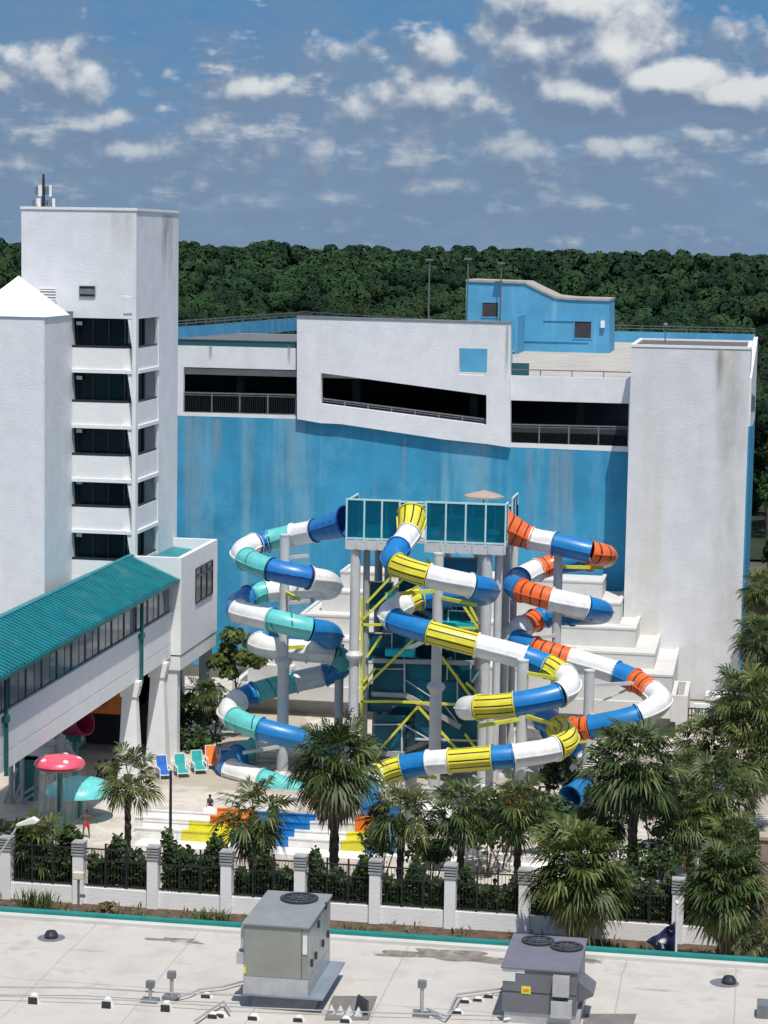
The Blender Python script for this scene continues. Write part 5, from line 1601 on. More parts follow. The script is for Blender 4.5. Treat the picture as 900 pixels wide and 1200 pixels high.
RTU_T = mat('unit_top_grey', (.23, .25, .245), .5, .08, 1.5, blot=.2, blotcol=(.33, .33, .32))
RTU_S = mat('unit_silver_side', (.36, .38, .38), .3, .08, 1.5, metal=.25)
RTU_B = mat('unit_blue_grey', (.135, .135, .15), .45, .08, 1.5, .12, 3, streak=.35, streakcol=(.21, .21, .21))
GALV = mat('galvanised_steel', (.42, .43, .43), .4, .1, 3, metal=.3)
LABELW = mat('paper_label', (.62, .62, .58), .6)
def fan(mb, cx, cy, z, r):
    pass
def unit(root, x0, x1, y0, y1, z0, z1, m_front, m_top, m_side, fans, topname):
    w = .04
    MB().box(x0, x1, y0, y1, z0, z1 - .06).build('casing', [m_front], root, bevel=.012)
    MB().box(x0 - .05, x1 + .05, y0 - .05, y1 + .05, z1 - .06, z1).build(topname, m_top, root, bevel=.01)
    for (cx, cy, r) in fans:
        f = MB(); f.lathe([(r, .0), (r + .06, .0), (r + .06, .05), (r, .05), (r * .98, .02)], (cx, cy, z1), 28)
        fo = f.build('fan', DARKMET, root)
        d = MB(); d.lathe([(.001, .006), (r, .006)], (cx, cy, z1), 28); d.build('fan_well', mat('fan_black', (.008, .008, .01), .8), fo)
        bl = MB()
        for k in range(5):
            a = k * 1.2566 + .3
            p0 = Vector((cx + .06 * math.cos(a), cy + .06 * math.sin(a), z1 + .02)); p1 = Vector((cx + r * .9 * math.cos(a + .35), cy + r * .9 * math.sin(a + .35), z1 + .02))
            s = Vector((-math.sin(a), math.cos(a), 0)) * r * .22
            bl.add([p0, p1, p1 + s + Vector((0, 0, .012)), p0 + s * .3 + Vector((0, 0, .012))], [(0, 1, 2, 3)])
        bl.lathe([(.001, .05), (.09, .045), (.09, .01)], (cx, cy, z1), 12)
        bl.build('fan_blades', DARKMET, fo)
        gd = MB()
        for rr in (.5, .97):
            pts = [(cx + r * rr * math.cos(t * .2618), cy + r * rr * math.sin(t * .2618), z1 + .055) for t in range(25)]
            gd.path(pts, .006, 4)
        for k in range(4):
            a = k * math.pi / 4; gd.tube((cx - r * math.cos(a), cy - r * math.sin(a), z1 + .06), (cx + r * math.cos(a), cy + r * math.sin(a), z1 + .06), .006, n=4)
        gd.build('fan_guard', GREYMET, fo)

# taller unit
A = roofp(284, 1186); A2 = roofp(362, 1188)
y0 = A.y + .25
ax0 = oY(285.5, 1150, y0).x; ax1 = oY(360.5, 1150, y0).x
zt1 = oY(320, 1083, y0).z; zs1 = oY(320, 1146, y0).z; zc1 = oY(320, 1168, y0).z
y1 = y0 + .01
for yy in np.arange(y0, y0 + 6, .02):
    if oY(0, 0, 1) is None: break
    q_ = Vector((ax1, yy, zt1)); dq = q_ - CAM; vv_ = 600 - FOC * dq.dot(cU) / dq.dot(cF)
    if vv_ <= 1048.5: y1 = yy; break
print('RTU1', ax0, ax1, y0, y1, zc1, zs1, zt1)
r1 = thing('rooftop_unit', 'tall grey-green rooftop air conditioner with one fan, at the left', 'air conditioner', ((ax0 + ax1) / 2, y0, ZR))
unit(r1, ax0, ax1, y0, y1, zs1, zt1, RTU_G, RTU_T, RTU_S, [((ax0 + ax1) / 2 + .12, y1 - .62, .46)], 'top_panel')
MB().box(ax0 - .02, ax1 + .42, y0 - .05, y1 + .1, zc1, zc1 + .05).build('curb_flange', mat('flange_bluegrey', (.20, .24, .28), .4), r1)
MB().box(ax0 - .01, ax1 + .012, y0 - .02, y1, zc1 + .05, zs1 - .002).build('base_rail', GALV, r1)
MB().box(ax0 + .2, ax1 + .18, y0 + .12, y1 - .1, ZR, zc1 - .002).build('roof_curb', GREYMET, r1)
MB().box(ax1 - .14, ax1 - .02, y0 - .025, y0 - .005, zt1 - .75, zt1 - .25).build('nameplate', LABELW, r1)
mb = MB(); mb.box(ax1 - .17, ax1 - .16, y0 - .012, y0 - .002, zs1, zt1 - .07); mb.build('panel_seam', DARKMET, r1)
ym = (y0 + y1) / 2
mb = MB(); mb.box(ax1, ax1 + .02, y0 + .04, ym - .02, zs1 + .02, zt1 - .12); mb.box(ax1, ax1 + .02, ym + .02, y1 - .05, zs1 + .02, zt1 - .12); mb.build('side_door', RTU_S, r1)
mb = MB()
for k, (fy, z) in enumerate(((.12, .25), (.3, .27), (.62, .3), (.85, .33), (.4, .8), (.72, .95))):
    y = y0 + (y1 - y0) * fy; zz = zs1 + (zt1 - zs1) * z; mb.box(ax1 + .02, ax1 + .07, y - .06, y + .06, zz - .09, zz + .09)
mb.build('door_latches', DARKMET, r1)
MB().box(ax0 - .12, ax0 - .002, y0 + .12, y0 + .5, zt1 - .75, zt1 - .18).build('disconnect_box', GALV, r1)
MB().box(ax0 - .22, ax0 - .002, y0 + .08, y0 + .5, zs1 + .28, zs1 + .58).build('control_box', GALV, r1)
MB().box(ax0 + .0, ax0 + .06, y0 - .015, y0 - .003, zs1 + .08, zs1 + .25).build('warning_label', YEL, r1)
# lower unit with two fans
y0 = roofp(630, 1199).y - .15
bx0_, bx1_ = oY(589, 1150, y0).x, oY(676, 1150, y0).x
zt2_ = oY(630, 1134.5, y0).z; zb2 = oY(630, 1188, y0).z
y1 = y0 + .01
for yy in np.arange(y0, y0 + 6, .02):
    q_ = Vector((bx1_, yy, zt2_)); dq = q_ - CAM; vv_ = 600 - FOC * dq.dot(cU) / dq.dot(cF)
    if vv_ <= 1100: y1 = yy; break
print('RTU2', bx0_, bx1_, y0, y1, zb2, zt2_)
r2 = thing('rooftop_unit', 'low blue-grey rooftop air conditioner with two fans, at the right', 'air conditioner', ((bx0_ + bx1_) / 2, y0, ZR))
xm_ = (bx0_ + bx1_) / 2
unit(r2, bx0_, bx1_, y0, y1, zb2, zt2_, RTU_B, mat('unit_top_purple', (.16, .155, .185), .5, .08, 2), RTU_B, [(xm_ - .28, y1 - .55, .38), (xm_ + .52, y1 - .9, .38)], 'top_panel')
MB().box(bx0_ + .05, bx1_ + .1, y0 + .05, y1 - .05, ZR, zb2 - .002).build('roof_curb', GALV, r2)
def onf(u, v): return oY(u, v, y0)
def plate(u0, v0, u1, v1, d, m, name, par):
    a, b = onf(u0, v1), onf(u1, v0); return MB().box(a.x, b.x, y0 - d, y0 - .003, a.z, b.z).build(name, m, par, bevel=.008 if d > .05 else 0)
plate(588.5, 1134, 604, 1149, .012, LABELW, 'nameplate', r2)
plate(604, 1134.5, 615, 1140, .014, LABELW, 'nameplate', r2)
ol = plate(611, 1156, 622, 1164, .014, YEL, 'warning_label', r2)
MB().box(onf(613, 1160).x, onf(620, 1160).x, y0 - .02, y0 - .0145, onf(613, 1162).z, onf(613, 1158.5).z).build('mark', mat('label_orange', (.6, .25, .02), .6), ol)
plate(648, 1143, 668, 1165, .22, GALV, 'control_box', r2)
plate(646, 1172, 671, 1189, .26, GALV, 'disconnect_box', r2)
plate(651, 1166, 662, 1171, .12, DARKMET, 'conduit_gap', r2)
zq = onf(630, 1164).z; MB().box(bx0_ + .01, bx1_ - .01, y0 - .008, y0 - .002, zq - .012, zq + .012).build('panel_seam', DARKMET, r2)
mb = MB(); mb.add([(bx1_ + .002, y0 + .5, zt2_ - .45), (bx1_ + .002, y0 + 1.5, zt2_ - .45), (bx1_ + .002, y0 + 1.5, zb2 + .2), (bx1_ + .002, y0 + .5, zb2 + .2), (bx1_ + .4, y0 + .5, zt2_ - .75), (bx1_ + .4, y0 + 1.5, zt2_ - .75), (bx1_ + .4, y0 + 1.5, zb2 + .4), (bx1_ + .4, y0 + .5, zb2 + .4)],
                  [(0, 1, 2, 3), (4, 7, 6, 5), (0, 4, 5, 1), (1, 5, 6, 2), (2, 6, 7, 3), (3, 7, 4, 0)]); mb.build('air_hood', RTU_B, r2)

# ponding stains along the edge upstand
for (u, v, w_, h_, nm) in ((525, 1120, 3.6, 1.0, 'brown ponding stain left of the low rooftop unit'), (205, 1102, 1.6, .4, 'faint brown stain near the green edge on the left'), (690, 1125, .9, .5, 'brown stain beside the low rooftop unit')):
    p_ = oZ(u, v, ZR); rgs = random.Random(u); V_ = []
    for k in range(36):
        a_ = k * math.pi / 18; rr_ = 1 + .28 * math.sin(3 * a_ + u) + .18 * math.sin(7 * a_) + rgs.uniform(-.1, .1)
        V_.append((p_.x + w_ / 2 * rr_ * math.cos(a_), min(YR - .45, p_.y + h_ / 2 * rr_ * math.sin(a_)), ZR + .004))
    o = MB().add(V_, [tuple(range(36))]).build('roof_stain', STAIN, flat)
# conduits with their blocks, risers, drains and mats
def conduit(label, pts, r, lift, blocks, m=GALV, name='roof_pipe'):
    P = [roofp(u, v) + Vector((0, 0, lift)) for u, v in pts]
    t = thing(name, label, 'pipe', (P[0].x, P[0].y, ZR))
    MB().path(P, r, 8).build('pipe', m, t, True)
    for (u, v) in blocks:
        b = roofp(u, v); k = MB()
        k.prism([(b.x - .16, ZR), (b.x + .16, ZR), (b.x + .06, ZR + lift - r), (b.x - .06, ZR + lift - r)], 1, b.y - .1, b.y + .1)
        k.build('pipe_block', WHI, t); 
        MB().box(b.x - .12, b.x + .12, b.y - .14, b.y - .102, ZR, ZR + lift * .7).build('block_end', DARKMET, t)
conduit('long grey conduit crossing the lower left of the roof', [(-5, 1167.5), (100, 1168.5), (190, 1174), (290, 1178)], .022, .26, [(40, 1175), (126, 1180), (195, 1184)])
conduit('thin conduit running just below the long grey one on the left', [(-5, 1173), (150, 1178), (240, 1184), (300, 1187), (420, 1192), (590, 1197)], .018, .14, [(258, 1191), (297, 1194), (350, 1196), (405, 1197)])
conduit('bent conduit rising to the left side of the tall rooftop unit', [(205, 1174), (222, 1170), (235, 1164), (262, 1161), (284, 1155)], .028, .12, [(242, 1168)])
conduit('bent conduit in front of the tall rooftop unit at the roof bottom edge', [(228, 1203), (246, 1190), (262, 1180), (270, 1192)], .03, .15, [(250, 1192)])
conduit('twin conduits leading to the low rooftop unit', [(500, 1187), (515, 1193), (524, 1196), (530, 1182), (536, 1170), (590, 1163)], .03, .12, [(536, 1187), (545, 1174), (573, 1168)])
conduit('second of the twin conduits beside the low rooftop unit', [(505, 1190), (522, 1199), (534, 1184), (540, 1173), (590, 1166.5)], .025, .10, [(560, 1172)])
conduit('white pipe at the foot of the low rooftop unit', [(590, 1199), (640, 1192), (643, 1180)], .03, .1, [(612, 1197)], WHI)
def riser(u, v, h_, label):
    p = roofp(u, v); t = thing('vent_pipe', label, 'vent pipe', (p.x, p.y, ZR))
    MB().tube((p.x, p.y, ZR), (p.x, p.y, ZR + h_), .05, .05, 10).build('pipe', GALV, t, True)
    MB().box(p.x - .11, p.x + .11, p.y - .08, p.y + .08, ZR + h_, ZR + h_ + .2).build('cap', GREYMET, t, bevel=.02)
    MB().box(p.x - .22, p.x + .22, p.y - .16, p.y + .16, ZR, ZR + .08).build('base', GREYMET, t)
riser(201, 1170, .55, 'taller conduit riser left of the tall rooftop unit')
riser(176, 1174, .38, 'short conduit riser at the left, beside the taller one')
riser(494, 1190, .75, 'grey riser standing left of the low rooftop unit')
def drain(u, v, label, dome):
    p = roofp(u, v); t = thing('roof_drain', label, 'roof drain', (p.x, p.y, ZR), 'roof drains')
    mb = MB(); mb.lathe([(.001, .012), (.36, .012), (.40, .004)], (p.x, p.y, ZR), 20); mb.build('sump', GREYMET, t)
    mb = MB(); mb.lathe([(.2, .012), (.2, .1), (.14, .2), (.001, .22)], (p.x + dome, p.y, ZR), 12); mb.build('strainer', DARKMET, t)
drain(60, 1099, 'round grey roof drain at the left of the roof', 0)
drain(849, 1152, 'round dark roof drain at the right of the roof', .12)
def pad(u0, v0, u1, v1, label, sk=6):
    a, b, c_, d = roofp(u0, v1), roofp(u1, v1), roofp(u1 + sk, v0), roofp(u0 + sk, v0)
    o = MB().add([(q_.x, q_.y, ZR + .025) for q_ in (a, b, c_, d)] + [(q_.x, q_.y, ZR + .001) for q_ in (a, b, c_, d)], [(0, 1, 2, 3), (4, 7, 6, 5), (0, 4, 5, 1), (1, 5, 6, 2), (2, 6, 7, 3), (3, 7, 4, 0)]).build('walk_pad', mat('pad_grey', (.17, .165, .155), .9, .15, 2), None, org=(a.x, a.y, ZR))
    tag(o, label, 'mat', 'grey pads on the roof')
pad(380, 1168, 432, 1196, 'grey pad right of the tall rooftop unit', 10)
pad(680, 1189, 740, 1208, 'grey pad right of the low rooftop unit', 6)
p = roofp(898, 1190); o = MB().box(p.x - .25, p.x + .4, p.y - .3, p.y + .3, ZR, ZR + .35).build('junction_box', GREYMET, None, org=(p.x, p.y, ZR)); tag(o, 'grey junction box cut off by the right edge of the roof', 'box')
p = roofp(418, 1188); t = thing('clamp_stack', 'small black flood fitting and white pipe blocks on the pad by the tall unit', 'light fitting', (p.x, p.y, ZR))
MB().prism([(p.x - .05, ZR), (p.x + .3, ZR), (p.x + .3, ZR + .32), (p.x + .02, ZR + .5)], 1, p.y - .12, p.y + .12).build('fitting', DARKMET, t)
for k in range(4): MB().prism([(p.x - .75 + k * .24, ZR + .03), (p.x - .55 + k * .24, ZR + .03), (p.x - .65 + k * .24, ZR + .25)], 1, p.y - .3, p.y - .1).build('pipe_block', WHI, t)

# ------------------------------------------------------------------ water play features under the walkway
p = oY(70, 952, 109.5); p.z = 0; cz = oY(70, 893, p.y).z
mu = thing('water_mushroom', 'pink water mushroom with white dots on a teal post', 'water feature', (p.x, p.y, 0))
MB().tube((p.x, p.y, 0), (p.x, p.y, cz), .17, .15, 14).build('post', TEALDK, mu, True)
mb = MB(); rc = 1.3
prof = [(.001, -.2), (.8, -.3), (1.18, -.28), (rc, -.10), (1.24, .06), (1.02, .2), (.7, .28), (.3, .31), (.001, .315)]
mb.lathe(prof, (p.x, p.y, cz), 32); mb.build('cap', PINK, mu, True)
for k in range(5):
    a = k * 1.2566 + .3; r_ = 1.0
    d = MB(); nrm = Vector((math.cos(a) * .45, math.sin(a) * .45, .89)).normalized(); c0 = Vector((p.x + r_ * math.cos(a), p.y + r_ * math.sin(a), cz + .215)) + nrm * .02
    e1 = nrm.orthogonal().normalized(); e2 = nrm.cross(e1)
    d.add([c0 + (e1 * math.cos(t * .524) + e2 * math.sin(t * .524)) * .13 for t in range(12)] + [c0 - nrm * .05 + (e1 * math.cos(t * .524) + e2 * math.sin(t * .524)) * .14 for t in range(12)], [tuple(range(12))] + [(t, 12 + t, 12 + (t + 1) % 12, (t + 1) % 12) for t in range(12)])
    d.build('dot', WHI, mu)
wm, wnt, wb, wout = newmat('falling_water')
wb.inputs['Base Color'].default_value = (.55, .75, .78, 1); wb.inputs['Roughness'].default_value = .3
tr_ = N(wnt, 'ShaderNodeBsdfTransparent'); mx_ = N(wnt, 'ShaderNodeMixShader')
tcw = N(wnt, 'ShaderNodeTexCoord').outputs['Object']
wnt.links.new(math_(wnt, 'MULTIPLY', smooth_(wnt, noise_(wnt, tcw, 1.0, 4, .6, (6, 6, .4)), .35, .75), .17), mx_.inputs[0])
wnt.links.new(tr_.outputs[0], mx_.inputs[1]); wnt.links.new(wb.outputs[0], mx_.inputs[2]); wnt.links.new(mx_.outputs[0], wout.inputs[0])
mb = MB(); mb.lathe([(rc - .06, -.2), (rc + .02, -.8), (rc + .04, -1.5), (rc + .05, -cz + .05)], (p.x, p.y, cz), 40)
mb.f = mb.f[:-2]; mb.m = mb.m[:-2]; mb.uv = mb.uv[:-2]; mb.build('water_curtain', wm, mu, True)
p2_ = oZ(104, 950); y2_ = 119.0; p2_ = oY(94, 918, y2_); cz2 = p2_.z
um = thing('water_umbrella', 'wide turquoise water umbrella on a post behind the pink mushroom', 'water feature', (p2_.x, y2_, 0))
MB().tube((p2_.x, y2_, 0), (p2_.x, y2_, cz2), .15, .13, 14).build('post', TEALDK, um, True)
mb = MB(); mb.lathe([(.001, -.5), (1.5, -.62), (1.92, -.5), (1.82, -.2), (1.4, .08), (.9, .24), (.3, .31), (.001, .32)], (p2_.x, y2_, cz2), 32); mb.build('cap', mat('umbrella_turquoise', (.14, .58, .58), .35, .1), um, True)
# climbing structure
pl_ = thing('water_play_structure', 'teal and grey water play structure with a tipping maroon bucket', 'play structure', oZ(35, 960))
Yq = 121.5
def pp(u, v, Y=Yq): return oY(u, v, Y)
for u, vt_, Y in ((13, 880, Yq), (26, 858, Yq), (44, 862, Yq + 3), (66, 850, Yq + 3)):
    a = pp(u, vt_, Y); MB().tube((a.x, Y, 0), (a.x, Y, a.z), .14, .14, 10).build('post', POLEG, pl_, True)
a, b = pp(27, 938), pp(44, 886); MB().box(a.x, b.x, Yq, Yq + .08, a.z, b.z).build('panel', TEALDK, pl_)
a, b = pp(4, 950), pp(24, 895); MB().box(a.x, b.x, Yq + 2, Yq + 2.08, a.z, b.z).build('panel', NAVYP, pl_)
a, b = pp(5, 885), pp(66, 880, Yq + 3); MB().box(a.x, b.x, Yq, Yq + 3.2, a.z - .18, a.z).build('deck', POLEG, pl_)
for (u0, v0, u1, v1) in ((3, 948, 20, 900), (8, 965, 24, 918), (28, 938, 40, 930), (28, 930, 40, 922), (45, 872, 80, 868), (78, 872, 98, 900)):
    MB().bar(pp(u0, v0), pp(u1, v1), .12, .14).build('rail_tube', POLEG, pl_)
nm = MB(); a, b = pp(48, 882, Yq + 3), pp(74, 856, Yq + 3)
for k in range(9):
    t = k / 8; nm.bar((a.x + (b.x - a.x) * t, Yq + 2.9, a.z), (a.x + (b.x - a.x) * t, Yq + 2.9, b.z), .035, .035); nm.bar((a.x, Yq + 2.9, a.z + (b.z - a.z) * t), (b.x, Yq + 2.9, a.z + (b.z - a.z) * t), .035, .035)
nm.build('climbing_net', POLEW, pl_)
c = pp(88, 848, Yq + 3)
bk = MB(); ax_ = Vector((.88, -.35, .32)).normalized(); e1 = ax_.orthogonal().normalized(); e2 = ax_.cross(e1)
rs = [(-.75, .45), (-.7, .6), (0, .72), (.75, .86), (.75, .78), (.0, .62), (-.5, .5)]
vv = [c + ax_ * h_ + (e1 * math.cos(t * .3927) + e2 * math.sin(t * .3927)) * r_ for h_, r_ in rs for t in range(16)]
bk.add(vv, [(j * 16 + t, j * 16 + (t + 1) % 16, (j + 1) * 16 + (t + 1) % 16, (j + 1) * 16 + t) for j in range(6) for t in range(16)] + [tuple(range(16))])
bk.build('bucket', mat('maroon_bucket', (.22, .012, .05), .4), pl_, True)
MB().tube((c.x, c.y, 0), (c.x, c.y, c.z - .55), .2, .16, 10).build('post', TEALDK, pl_, True)
MB().box(c.x - .45, c.x + .45, c.y - .35, c.y + .35, c.z - 1.0, c.z - .62).build('bucket_bracket', TEALDK, pl_)

# ------------------------------------------------------------------ pool slide run-outs
def lane(root, Y0_, Y1_, secs, floor0):
    for (u0, u1, m, nm_, r0, r1) in secs:
        xa, xb = oY(u0, 975, Y0_).x, oY(u1, 975, Y0_).x - .015
        t_ = .1; hgt = .62
        prof_ = [(Y0_, 0), (Y1_, 0), (Y1_, hgt), (Y1_ - t_, hgt), (Y1_ - t_ * 2.4, .16), (Y0_ + t_ * 2.4, .16), (Y0_ + t_, hgt), (Y0_, hgt)]
        n = len(prof_)
        va = [(xa, y, (floor0 + r0 + z) if z > 0 else 0) for y, z in prof_]; vb_ = [(xb, y, (floor0 + r1 + z) if z > 0 else 0) for y, z in prof_]
        mb = MB(); mb.add(va + vb_, [(0, 1, n + 1, n)[::-1]] + [(i, (i + 1) % n, n + (i + 1) % n, n + i) for i in range(1, n)] + [(0, 7, 6, 5, 4, 3, 2, 1), tuple(range(n, 2 * n))])
        o = mb.build('lane_section', m, root); o['label'] = nm_
        for y in (Y0_ + t_ / 2, Y1_ - t_ / 2): MB().bar((xa, y, floor0 + r0 + hgt + .03), (xb, y, floor0 + r1 + hgt + .03), .18, .08).build('lip', m, o)
run = thing('slide_runout', 'long low pool slide run-out in white, yellow and blue sections', 'pool slide', (oY(300, 980, 115.2).x, 115.2, 0))
lane(run, 115.2, 116.9, [(158, 213, WHI, 'white lane section', 0, 0), (213, 270, YEL, 'yellow lane section', 0, 0), (270, 338, BLU, 'blue lane section', 0, 0), (338, 400, WHI, 'white lane section', -.05, -.05), (400, 428, YEL, 'stepped yellow lane section', -.05, .1), (428, 463, BLU, 'rising blue lane section', .1, .45)], .08)
lane(run, 116.95, 118.7, [(158, 246, WHI, 'white lane section', 0, 0), (246, 293, ORA, 'orange lane section', .3, .3), (293, 363, BLU, 'blue lane section', .25, .25), (363, 416, WHI, 'white lane section', .3, .4), (416, 437, ORA, 'raised orange lane section', .62, .85), (437, 463, BLU, 'rising blue lane section', .6, 1.1)], .2)
a = oY(158, 975, 113.9).x; b = oY(428, 975, 113.9).x
MB().box(a, b, 113.7, 115.18, 0, .2).build('kerb_step', WHI, run)
p = oZ(245, 962); mb = MB(); mb.lathe([(.55, 0), (.5, .5), (.3, .75), (.001, .85)], (p.x, p.y, 0), 16); o = mb.build('foam_dome', WHI, None, True, org=(p.x, p.y, 0)); tag(o, 'small white dome behind the yellow lane section', 'pool feature')

# ------------------------------------------------------------------ deck chairs
def deck_chair(name, m, label, loc, rz):
    t = thing(name, label, 'deck chair', loc, 'deck chairs by the pool', rz)
    sl_ = MB(); pr = [(-.62, .30), (-.1, .36), (.18, .36), (.38, .62), (.62, 1.18), (.66, 1.17), (.43, .58), (.22, .31), (-.1, .31), (-.62, .25)]
    sl_.prism(pr, 0, -.3, .3); o = sl_.build('sling', m, t, org=(0, 0, 0))
    fr = MB()
    for x in (-.33, .33): fr.path([(x, -.65, .27), (x, .2, .33), (x, .42, .6), (x, .66, 1.2)], .03, 6)
    fr.tube((-.33, .66, 1.2), (.33, .66, 1.2), .03, n=6); fr.tube((-.33, -.65, .27), (.33, -.65, .27), .03, n=6); fr.build('frame', WHI, t, org=(0, 0, 0))
    for x in (-.37, .37):
        a = MB(); a.path([(x, -.5, 0), (x, -.42, .55), (x, .3, .6), (x, .5, 0)], .032, 6); a.bar((x, -.45, .58), (x, .34, .62), .08, .04); a.build('armrest', WHI, t, org=(0, 0, 0))
    return t
cT = mat('sling_teal', (.02, .34, .33), .7, .12, 3); cO = mat('sling_orange', (.80, .20, .025), .7, .1, 3); cB = mat('sling_blue', (.02, .13, .48), .7, .12, 3)
for (u, v, m, lb, rz) in ((160, 903, cO, 'orange deck chair at the left end of the row, behind the sparse palm', .4), (192, 908, cB, 'blue deck chair between the orange chair at the left and the teal ones', .55), (213, 906, cT, 'teal deck chair next to the blue one', .5), (233, 902, cT, 'teal deck chair next to the raised orange one', .5),
                       (249, 896, cO, 'orange deck chair at the right end of the row by the slide', .45), (266, 901, cB, 'blue deck chair half behind the turquoise slide bend', .4), (807, 1016, cO, 'orange deck chair under the palms at the lower right', .1)):
    p = oZ(u, v + 3); deck_chair('deck_chair', m, lb, (p.x, p.y, .012), rz)

# ------------------------------------------------------------------ people
SK1 = mat('skin_brown', (.13, .065, .04), .6, .06); SK2 = mat('skin_tan', (.42, .24, .16), .6, .06)
HAIRD = mat('hair_dark', (.012, .01, .009), .6); CR = mat('cloth_red', (.55, .015, .02), .8, .08); CN = mat('cloth_navy', (.02, .025, .07), .8, .1); CK = mat('cloth_charcoal', (.02, .02, .022), .85, .1); CPu = mat('cloth_purple', (.05, .03, .09), .8, .1); CPk = mat('cloth_pink', (.55, .22, .2), .8, .1)
def skinned(name, V, E, R, m, parent, sub=1):
    me = bpy.data.meshes.new(name); me.from_pydata(V, E, []); me.materials.append(m)
    o = bpy.data.objects.new(name, me); COL.objects.link(o); o.parent = parent
    s = o.modifiers.new('skin', 'SKIN'); s.use_smooth_shade = True
    sv = me.skin_vertices[0].data
    for i, r in enumerate(R): sv[i].radius = (r, r) if not isinstance(r, tuple) else r; sv[i].use_root = (i == 0)
    b = o.modifiers.new('sub', 'SUBSURF'); b.levels = sub; b.render_levels = sub
    return o
def person(label, loc, rz, pose, sk, top, bottom, group='people at the pool', s=1.0, hair=HAIRD):
    t = thing('person', label, 'person', loc, group, rz); t.scale = (s, s, s)
    sit = pose == 'sit'
    hz = .46 if sit else .93
    J = {'pel': (0, 0, hz), 'wai': (0, .01, hz + .16), 'che': (0, .0, hz + .40), 'nek': (0, 0, hz + .56), 'hd0': (0, -.015, hz + .66), 'hd1': (0, -.02, hz + .76), 'hd2': (0, -.01, hz + .84)}
    for sd, x in (('l', 1), ('r', -1)):
        J['sh' + sd] = (.185 * x, 0, hz + .50)
        if pose == 'arms':
            J['el' + sd] = (.40 * x, -.02, hz + .30); J['ha' + sd] = (.58 * x, -.10, hz + .12)
        elif sit:
            J['el' + sd] = (.25 * x, -.1, hz + .24); J['ha' + sd] = (.16 * x, -.36, hz + .20)
        else:
            J['el' + sd] = (.25 * x, .03, hz + .22); J['ha' + sd] = (.26 * x, -.06, hz - .02)
        J['hi' + sd] = (.10 * x, 0, hz - .04)
        if sit: J['kn' + sd] = (.13 * x, -.44, .47); J['an' + sd] = (.13 * x, -.44, .09); J['to' + sd] = (.14 * x, -.60, .045)
        else:
            k = .07 if pose == 'arms' else .02
            J['kn' + sd] = ((.12 + k * .6) * x, -.03 + k * x * .5, .50); J['an' + sd] = ((.12 + k) * x, .02 + k * x * .5, .09); J['to' + sd] = ((.14 + k) * x, -.13 + k * x * .5, .04)
    names = list(J); ix = {n: i for i, n in enumerate(names)}
    Rr = {'pel': (.15, .11), 'wai': (.13, .10), 'che': (.165, .11), 'nek': .058, 'hd0': .075, 'hd1': .098, 'hd2': .075}
    for sd in 'lr': Rr.update({'sh' + sd: .066, 'el' + sd: .043, 'ha' + sd: .033, 'hi' + sd: .09, 'kn' + sd: .06, 'an' + sd: .042, 'to' + sd: .036})
    E = [('pel', 'wai'), ('wai', 'che'), ('che', 'nek'), ('nek', 'hd0'), ('hd0', 'hd1'), ('hd1', 'hd2')]
    for sd in 'lr': E += [('che', 'sh' + sd), ('sh' + sd, 'el' + sd), ('el' + sd, 'ha' + sd), ('pel', 'hi' + sd), ('hi' + sd, 'kn' + sd), ('kn' + sd, 'an' + sd), ('an' + sd, 'to' + sd)]
    V = [J[n] for n in names]; Ei = [(ix[a], ix[b]) for a, b in E]; R = [Rr[n] for n in names]
    # palm, four fingers and thumb of each hand; nose and ears
    for sd, x in (('l', 1), ('r', -1)):
        a, b = Vector(J['el' + sd]), Vector(J['ha' + sd]); d = (b - a).normalized(); w = d.cross(Vector((0, 0, 1))); w = w.normalized() if w.length > .1 else Vector((0, 1, 0)); nrm = d.cross(w)
        k0 = len(V); V.append(tuple(b + d * .06)); R.append((.042, .018)); Ei.append((ix['ha' + sd], k0))
        for f_, L in zip((-1.5, -.5, .5, 1.5), (.065, .082, .088, .075)):
            p0 = b + d * .085 + w * .018 * f_; k = len(V)
            V += [tuple(p0), tuple(p0 + d * L * .55 - nrm * .008), tuple(p0 + d * L - nrm * .03)]; R += [.010, .009, .007]; Ei += [(k0, k), (k, k + 1), (k + 1, k + 2)]
        p0 = b + d * .03 + w * .04; k = len(V); V += [tuple(p0), tuple(p0 + d * .035 + w * .03)]; R += [.012, .009]; Ei += [(ix['ha' + sd], k), (k, k + 1)]
    hx, hy, hzz = J['hd1']
    k = len(V); V.append((hx, hy - .115, hzz - .03)); R.append(.016); Ei.append((ix['hd1'], k))
    for x in (1, -1): k = len(V); V.append((x * .1, hy + .01, hzz - .02)); R.append(.018); Ei.append((ix['hd1'], k))
    skinned('body', V, Ei, R, sk, t, 2)
    mb = MB(); mb.lathe([(.104, -.02), (.112, .04), (.10, .09), (.06, .125), (.001, .135)], (0, hy + .018, hzz), 14, sy=1.08); mb.build('hair', hair, t, True, org=(0, 0, 0))
    mb = MB()
    for x in (-.035, .035): mb.box(x - .012, x + .012, hy - .102, hy - .09, hzz + .005, hzz + .02)
    mb.box(-.025, .025, hy - .102, hy - .09, hzz - .075, hzz - .065); mb.build('face_marks', HAIRD, t, org=(0, 0, 0))
    def sub(nms, edges, infl, m, name):
        jj = {n: i for i, n in enumerate(nms)}
        rr = []
        for n in nms:
            r = Rr.get(n, .08); rr.append(tuple(q_ + infl for q_ in r) if isinstance(r, tuple) else r + infl)
        skinned(name, [J[n] for n in nms], [(jj[a], jj[b]) for a, b in edges], rr, m, t, 1)
